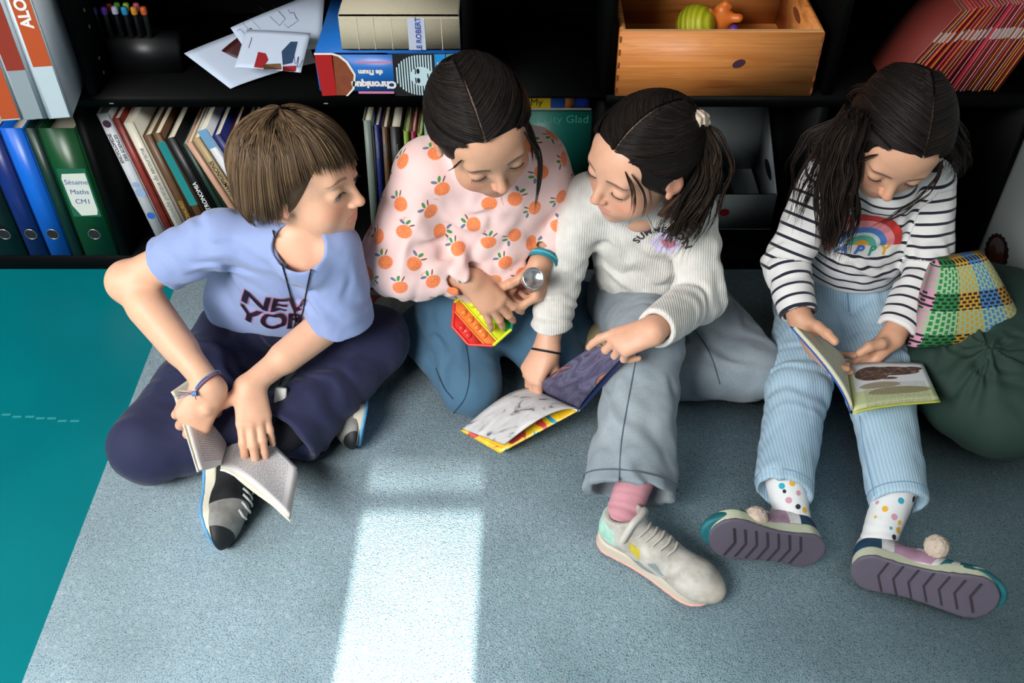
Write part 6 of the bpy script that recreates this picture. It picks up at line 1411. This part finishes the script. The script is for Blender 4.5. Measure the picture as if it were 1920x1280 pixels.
bxr = empty('wooden_box', ((x0+x1)/2, .15, z0), 'orange pine box without a lid standing on the upper shelf', 'box')
fr = MB().box((x0, y0, z0), (x1, y0+t, z1)).build('front_board', ['pine'], bxr, bevel=.0012)
MB().box((x0+.003, y0+.0008, z1-.0002), (x1-.003, y0+t-.001, z1+.0010)).build('top_edge', 'pine_edge', fr)
MB().box((x0, y1-t, z0), (x1, y1, z1)).build('back_board', 'pine', bxr, bevel=.0012)
for xx in (x0, x1-t): 
    sdp = MB().box((xx, y0+t, z0), (xx+t, y1-t, z1)).build('side_board', 'pine', bxr, bevel=.0012)
    MB().prism([V(xx-.0004, .15+.032*math.cos(a), .522+.010*math.sin(a)) for a in np.linspace(0, 6.283, 18)[:-1]], V(t+.0008, 0, 0)).build('hand_slot', 'joint', sdp)
MB().box((x0+t, y0+t, z0), (x1-t, y1-t, z0+.008)).build('bottom_board', 'pine', bxr)
for sx in (x0, x1-.004):
    for k in range(5): MB().box((sx, y0-.0003, z0+.006+k*.026), (sx+.004, y0, z0+.018+k*.026)).build('finger_joint', 'joint', fr)
MB().prism([V(.425+.012*math.cos(a), y0-.0003, .499+.0085*math.sin(a)+.003*math.cos(a)) for a in np.linspace(0, 6.283, 20)[:-1]], V(0, -.0003, 0)).build('knot', 'knot', fr)
# ball, toy figure, small purple ball
p = aty(1305, 40, .20); r_ = p[2]-z0-.008; r_ = min(max(r_, .03), .04); m, nt, b = new_mat('lime_rubber'); tc = nn(nt, 'ShaderNodeTexCoord'); wv = nn(nt, 'ShaderNodeTexWave', bands_direction='X'); wv.inputs['Scale'].default_value = 26; mp = nn(nt, 'ShaderNodeMapping'); mp.inputs['Rotation'].default_value = (0, .35, .5); nt.links.new(tc.outputs['Object'], mp.inputs[0]); nt.links.new(mp.outputs[0], wv.inputs[0])
nt.links.new(ramp(nt, wv.outputs[0], [(0, '#a8a815'), (1, '#c4c42a')]), b.inputs['Base Color']); bp = nn(nt, 'ShaderNodeBump', i_Strength=.6, i_Distance=.003); nt.links.new(wv.outputs[0], bp.inputs['Height']); nt.links.new(bp.outputs[0], b.inputs['Normal']); b.inputs['Roughness'].default_value = .5
cb_ = V(p[0], p[1], z0+.008+r_); s = S(); s.add(el(cb_, (r_, r_, r_))); tag(build_sdf('ball', s, .002, 'lime_rubber'), 'ribbed lime yellow ball inside the pine box', 'ball')
s = S(); c0 = aty(1352, 34, .215); c0[2] = max(c0[2], .485)
s.add(el(c0, (.024, .020, .026)), k=.008); s.add(rc(c0+V(0, 0, .02), aty(1360, 9, .21), .012, .009), k=.008); s.add(rc(c0+V(0, 0, .02), aty(1368, 12, .21), .008, .006), k=.006); s.add(rc(c0, aty(1330, 22, .20), .010, .008), k=.008); s.add(rc(c0, aty(1385, 34, .20), .010, .009), k=.008); s.add(rc(c0, V(c0[0]-.015, c0[1]-.01, z0+.016), .011, .009), k=.008); s.add(rc(c0, V(c0[0]+.018, c0[1], z0+.016), .011, .009), k=.008)
tag(build_sdf('toy_figure', s, .0018, mat('orange_plastic', '#d8722c', .4)), 'orange moulded plastic toy with stubby limbs beside the lime ball', 'toy')
s = S(); s.add(el(aty(1376, 56, .16)*V(1, 1, 0)+V(0, 0, z0+.008+.024), (.024, .024, .024))); s.add(rc(aty(1376, 56, .16)*V(1, 1, 0)+V(0, 0, z0+.04), aty(1376, 56, .16)*V(1, 1, 0)+V(0, 0, z0+.058), .01, .008), k=.01)
tag(build_sdf('toy_ball', s, .0018, mat('purple_plastic', '#5a2c9c', .35)), 'small purple toy in front of the orange one in the pine box', 'toy')
# ---- row of red magazines leaning right
GM = "red children's magazines on the upper right shelf"
cvs = [mat('mag_red', '#86191c', .65, spec=.2), mat('mag_dark', '#70151c', .65, spec=.2), mat('mag_crimson', '#9a2024', .65, spec=.2), mat('mag_brown', '#6b2a24', .65, spec=.2), mat('mag_wine', '#8c1a2c', .65, spec=.2)]; sps = [mat('mag_white', '#ab9f9a', .5), mat('mag_yellow', '#b89a30', .5), mat('mag_pink', '#b5606a', .5)]
pr = []
def magazine(x, y, tilt, h, th, cv, sp, label, tx=.0):
    key = (cv.name, sp.name, round(h, 3))
    t_ = math.radians(tilt)
    r = None
    for k_, r0 in pr:
        if k_ == key: r = r0
    if r is None:
        r = empty('magazine', (0, 0, 0), label, 'magazine', GM); c = MB().box((-th/2, 0, 0), (th/2, .14, h)).build('cover', cv, r, bevel=.0004)
        MB().box((-th/2+.0004, -.0003, .0), (-th/2+.0018, .0001, h)).build('spine_stripe', sp, r); MB().box((-th/2+.0008, .002, h-.0006), (th/2-.0008, .138, h+.0002)).build('pages', 'pages', r); MB().box((-th/2+.001, -.0004, h*.62), (th/2-.0005, .0001, h*.74)).build('spine_patch', sps[0], r); pr.append((key, r))
    else:
        q = r.copy(); COL.objects.link(q)
        for ch in [o for o in COL.objects if o.parent == r]: d_ = ch.copy(); COL.objects.link(d_); d_.parent = q
        r = q; r['label'] = label
    r.location = (x, y, .4312+abs(math.sin(t_))*th/2); r.rotation_euler = (0, t_, 0); return r
rgm = np.random.default_rng(5); cn_ = dict(mag_red='red', mag_dark='dark red', mag_crimson='bright crimson', mag_brown='brownish red', mag_wine='wine red'); sn_ = dict(mag_white='white', mag_yellow='yellow', mag_pink='pink')
R_ = .725; tp = None; th = .0052; hm = .185
for k in range(60):
    tl = math.radians(30-k*.8 if k < 14 else 18.5-.05*(k-15))
    if tp is not None: R_ += max(0, hm*math.cos(tp)*(math.tan(tp)-math.tan(tl)))*.9
    Lx = R_; R_ = Lx+th/math.cos(tl)+.0003; tp = tl
    if R_+hm*math.tan(tl)*.95 > .998: break
    cv, sp_ = cvs[rgm.integers(0, 5)], sps[rgm.integers(0, 3)]
    if k < 3: cv = cvs[3]
    magazine((Lx+R_)/2, .012+rgm.uniform(-.004, .004), math.degrees(tl), hm, th, cv, sp_, '%s magazine with a %s lined spine in the leaning row above the striped girl' % (cn_[cv.name], sn_[sp_.name]))
# ---- white storage box with a red dot
x0, x1, y0, y1, z0, z1 = .395, .585, .095, .335, .039, .135
sbx = empty('storage_box', ((x0+x1)/2, .2, z0), 'pale grey plastic storage box with a red dot on the lower shelf', 'box'); mt = mat('plastic_grey', '#a3adb2', .35)
def wall4(nm, a, b_, zt0, zt1, off): return MB().prism([V(*a, z0), V(*b_, z0), V(*b_, zt1), V(*a, zt0)], off).build(nm, mt, sbx, bevel=.002)
wall4('front_wall', (x0, y0), (x1, y0), z1, z1, (0, .004, 0)); wall4('back_wall', (x0-.005, y1), (x1+.012, y1), .215, .215, (0, .004, 0)); wall4('side_wall', (x0, y0), (x0-.005, y1), z1, .215, (.004, 0, 0)); sd_ = wall4('side_wall', (x1, y0), (x1+.012, y1), z1, .215, (-.004, 0, 0))
MB().box((x0, y0, z0), (x1, y1, z0+.004)).build('box_floor', mt, sbx); p = aty(1358, 398, y0); MB().prism([V(p[0]+.0115*math.cos(a), y0-.0004, p[2]+.0095*math.sin(a)) for a in np.linspace(0, 6.283, 28)[:-1]], V(0, -.0004, 0)).build('red_dot', mat('dot_red', '#b01c20', .5), sbx)
MB().prism([V(x1+.0068+.0*a, .20+.040*math.cos(a), .130+.012*math.sin(a)) for a in np.linspace(0, 6.283, 20)[:-1]], V(-.0075, 0, 0)).build('hand_slot', 'print_black', sd_)
for lb, x_, th, cv in (('black magazine tilted inside the storage box', .43, .010, 'book_black'), ('white edged magazine inside the storage box', .455, .006, 'book_white'), ('dark green magazine inside the storage box', .485, .012, 'book_darkgreen'), ('dark magazine with a yellow edge inside the storage box', .52, .008, 'book_black')):
    shelf_book(lb, 'magazines inside the storage box', x_, .12, .045, th, .13, .19, -28, cv, name='magazine')
# ------------------------------------------------------------------ pouf, cushion, wall sticker
s = S(); pc2 = V(.868, -.418, .118); s.add(el(pc2, (.158, .205, .118)), k=.03); s.add(el(pc2+V(.01, .05, .055), (.140, .150, .085)), k=.05)
def puckers(p):
    v = p-at(1850, 665, .22); a = np.arctan2(v[..., 1], v[..., 0]); r = ln(v); return .0055*np.sin(a*11+2*np.sin(a*3))*np.exp(-(r/.085)**2)-.018*np.exp(-(r/.022)**2)+.0022*np.sin(a*5+r*30)+wob(p, .12, 2)*.0025
s.add((puckers, None, 0), 'd'); s.add(plane(V(0, 0, .0125), (0, 0, -1)), 'i', .01); s.add(plane(V(1.024, 0, 0), (1, 0, 0)), 'i', .02)
s.add(folds([(at(1790, 640, .22), (1, .4, 0), .035, .004, .05), (at(1880, 690, .2), (.5, 1, .5), .04, .003, .05)], .0005, .1, 3), 'd')
pf = build_sdf('beanbag', s, .0035, mat('green_canvas', '#142f27', .8, bump=.15, bscale=500, var=.05)); tag(pf, 'dark green round beanbag at the right edge beside the striped girl', 'beanbag')
# cushion: a stuffed square resting on the beanbag against the wall
C4 = [at(1700, 652, .195), at(1932, 632, .185), at(1752, 486, .335), at(1838, 468, .345)]
cn = nrm(np.cross(C4[1]-C4[0], C4[2]-C4[0])); cn = cn if cn@(CAMP-C4[0]) > 0 else -cn
nu = nv = 40; U_, Vv = np.meshgrid(np.linspace(0, 1, nu), np.linspace(0, 1, nv), indexing='ij')
base = (C4[0]*(1-U_)[..., None]*(1-Vv)[..., None]+C4[1]*U_[..., None]*(1-Vv)[..., None]+C4[2]*(1-U_)[..., None]*Vv[..., None]+C4[3]*U_[..., None]*Vv[..., None])
pr_ = (np.clip(1-(2*U_-1)**4, 0, 1)*np.clip(1-(2*Vv-1)**4, 0, 1))**.45*.042
pin = 1-.06*(1-np.abs(2*Vv-1)**2); top_ = base+cn*pr_[..., None]; bot_ = base-cn*pr_[..., None]*.9
v = np.concatenate([top_.reshape(-1, 3), bot_.reshape(-1, 3)]); ix = np.arange(nu*nv).reshape(nu, nv); q = [np.stack([ix[:-1, :-1], ix[1:, :-1], ix[1:, 1:], ix[:-1, 1:]], -1).reshape(-1, 4)]; q.append(q[0][:, ::-1]+nu*nv)
for e in (ix[0, :], ix[-1, ::-1], ix[::-1, 0], ix[:, -1]): q.append(np.stack([e[:-1], e[1:], e[1:]+nu*nv, e[:-1]+nu*nv], -1))
me = np_mesh('cushion', v, np.concatenate(q)); a_ = np.stack([U_.ravel(), Vv.ravel(), U_.ravel()*0], 1); add_attr(me, 'pg', np.concatenate([a_, a_]), 'FLOAT_VECTOR')
bm = bmesh.new(); bm.from_mesh(me); bmesh.ops.recalc_face_normals(bm, faces=bm.faces); bm.to_mesh(me); bm.free()
m, nt, b = new_mat('woven_print'); a = nn(nt, 'ShaderNodeAttribute', attribute_name='pg'); sp = nn(nt, 'ShaderNodeSeparateXYZ'); nt.links.new(a.outputs['Vector'], sp.inputs[0]); X, Y = sp.outputs[0], sp.outputs[1]
colr = ramp(nt, X, [(0, '#c08aa0'), (.045, '#187234'), (.28, '#b88c28'), (.53, '#3f70a5'), (.78, '#a87a24')], 'CONSTANT'); row = mth(nt, 'LESS_THAN', mth(nt, 'FRACT', mth(nt, 'ADD', mth(nt, 'MULTIPLY', Y, 2.15), .0)), .42)
def bricks(nx, ny, fx_, fy_):
    yy = mth(nt, 'MULTIPLY', Y, ny); rr = mth(nt, 'FLOOR', yy); xx = mth(nt, 'ADD', mth(nt, 'MULTIPLY', X, nx), mth(nt, 'MULTIPLY', mth(nt, 'MODULO', rr, 2.), .5))
    return mth(nt, 'MULTIPLY', mth(nt, 'LESS_THAN', mth(nt, 'FRACT', xx), fx_), mth(nt, 'LESS_THAN', mth(nt, 'FRACT', yy), fy_))
darkb = mixc(nt, bricks(14, 24, .64, .62), colr, '#10131c')
yb = mth(nt, 'MULTIPLY', X, 22.); cbk = mth(nt, 'FLOOR', yb); y2 = mth(nt, 'ADD', mth(nt, 'MULTIPLY', Y, 15.), mth(nt, 'MULTIPLY', mth(nt, 'MODULO', cbk, 2.), .5)); vert = mth(nt, 'MULTIPLY', mth(nt, 'LESS_THAN', mth(nt, 'FRACT', yb), .62), mth(nt, 'LESS_THAN', mth(nt, 'FRACT', y2), .68))
pale = mixc(nt, vert, '#8aa888', colr); nt.links.new(mixc(nt, row, pale, darkb), b.inputs['Base Color']); b.inputs['Roughness'].default_value = .9
cu = link_mesh('cushion', me, 'woven_print', None, True); tag(cu, 'patchwork patterned cushion in yellow, blue and green leaning behind the beanbag', 'cushion')
# brown sticker on the wall
st = empty('wall_sticker', atx(1870, 490, 1.0258), 'dark brown ragged medallion sticker on the pale right wall', 'sticker')
def wq(pts, off): return [atx(u, v, 1.0258)*V(0, 1, 1)+V(1.0258-off, 0, 0) for u, v in pts]
ang = np.linspace(0, 6.283, 37)[:-1]
MB().prism(wq([(1869+(21+2.2*(k % 2))*math.cos(t), 474+(35+3*(k % 2))*math.sin(t)) for k, t in enumerate(ang)], .0002), (-.0006, 0, 0)).build('medallion', mat('sticker_brown', '#24100c', .6), st)
MB().prism(wq([(1870+14*math.cos(t), 466+21*math.sin(t)) for t in ang], .0010), (-.0003, 0, 0)).build('medallion_face', mat('sticker_grey', '#57504e', .6), st)
MB().prism(wq([(1858, 462), (1866, 458), (1870, 476), (1880, 472), (1884, 486), (1878, 500), (1866, 504), (1856, 490)], .0015), (-.0003, 0, 0)).build('medallion_figure', mat('sticker_rust', '#4a1f16', .6), st)
MB().prism(wq([(1862, 500), (1880, 496), (1884, 506), (1886, 515), (1878, 516), (1868, 508)], .0012), (-.0003, 0, 0)).build('medallion_tail', 'sticker_brown', st)
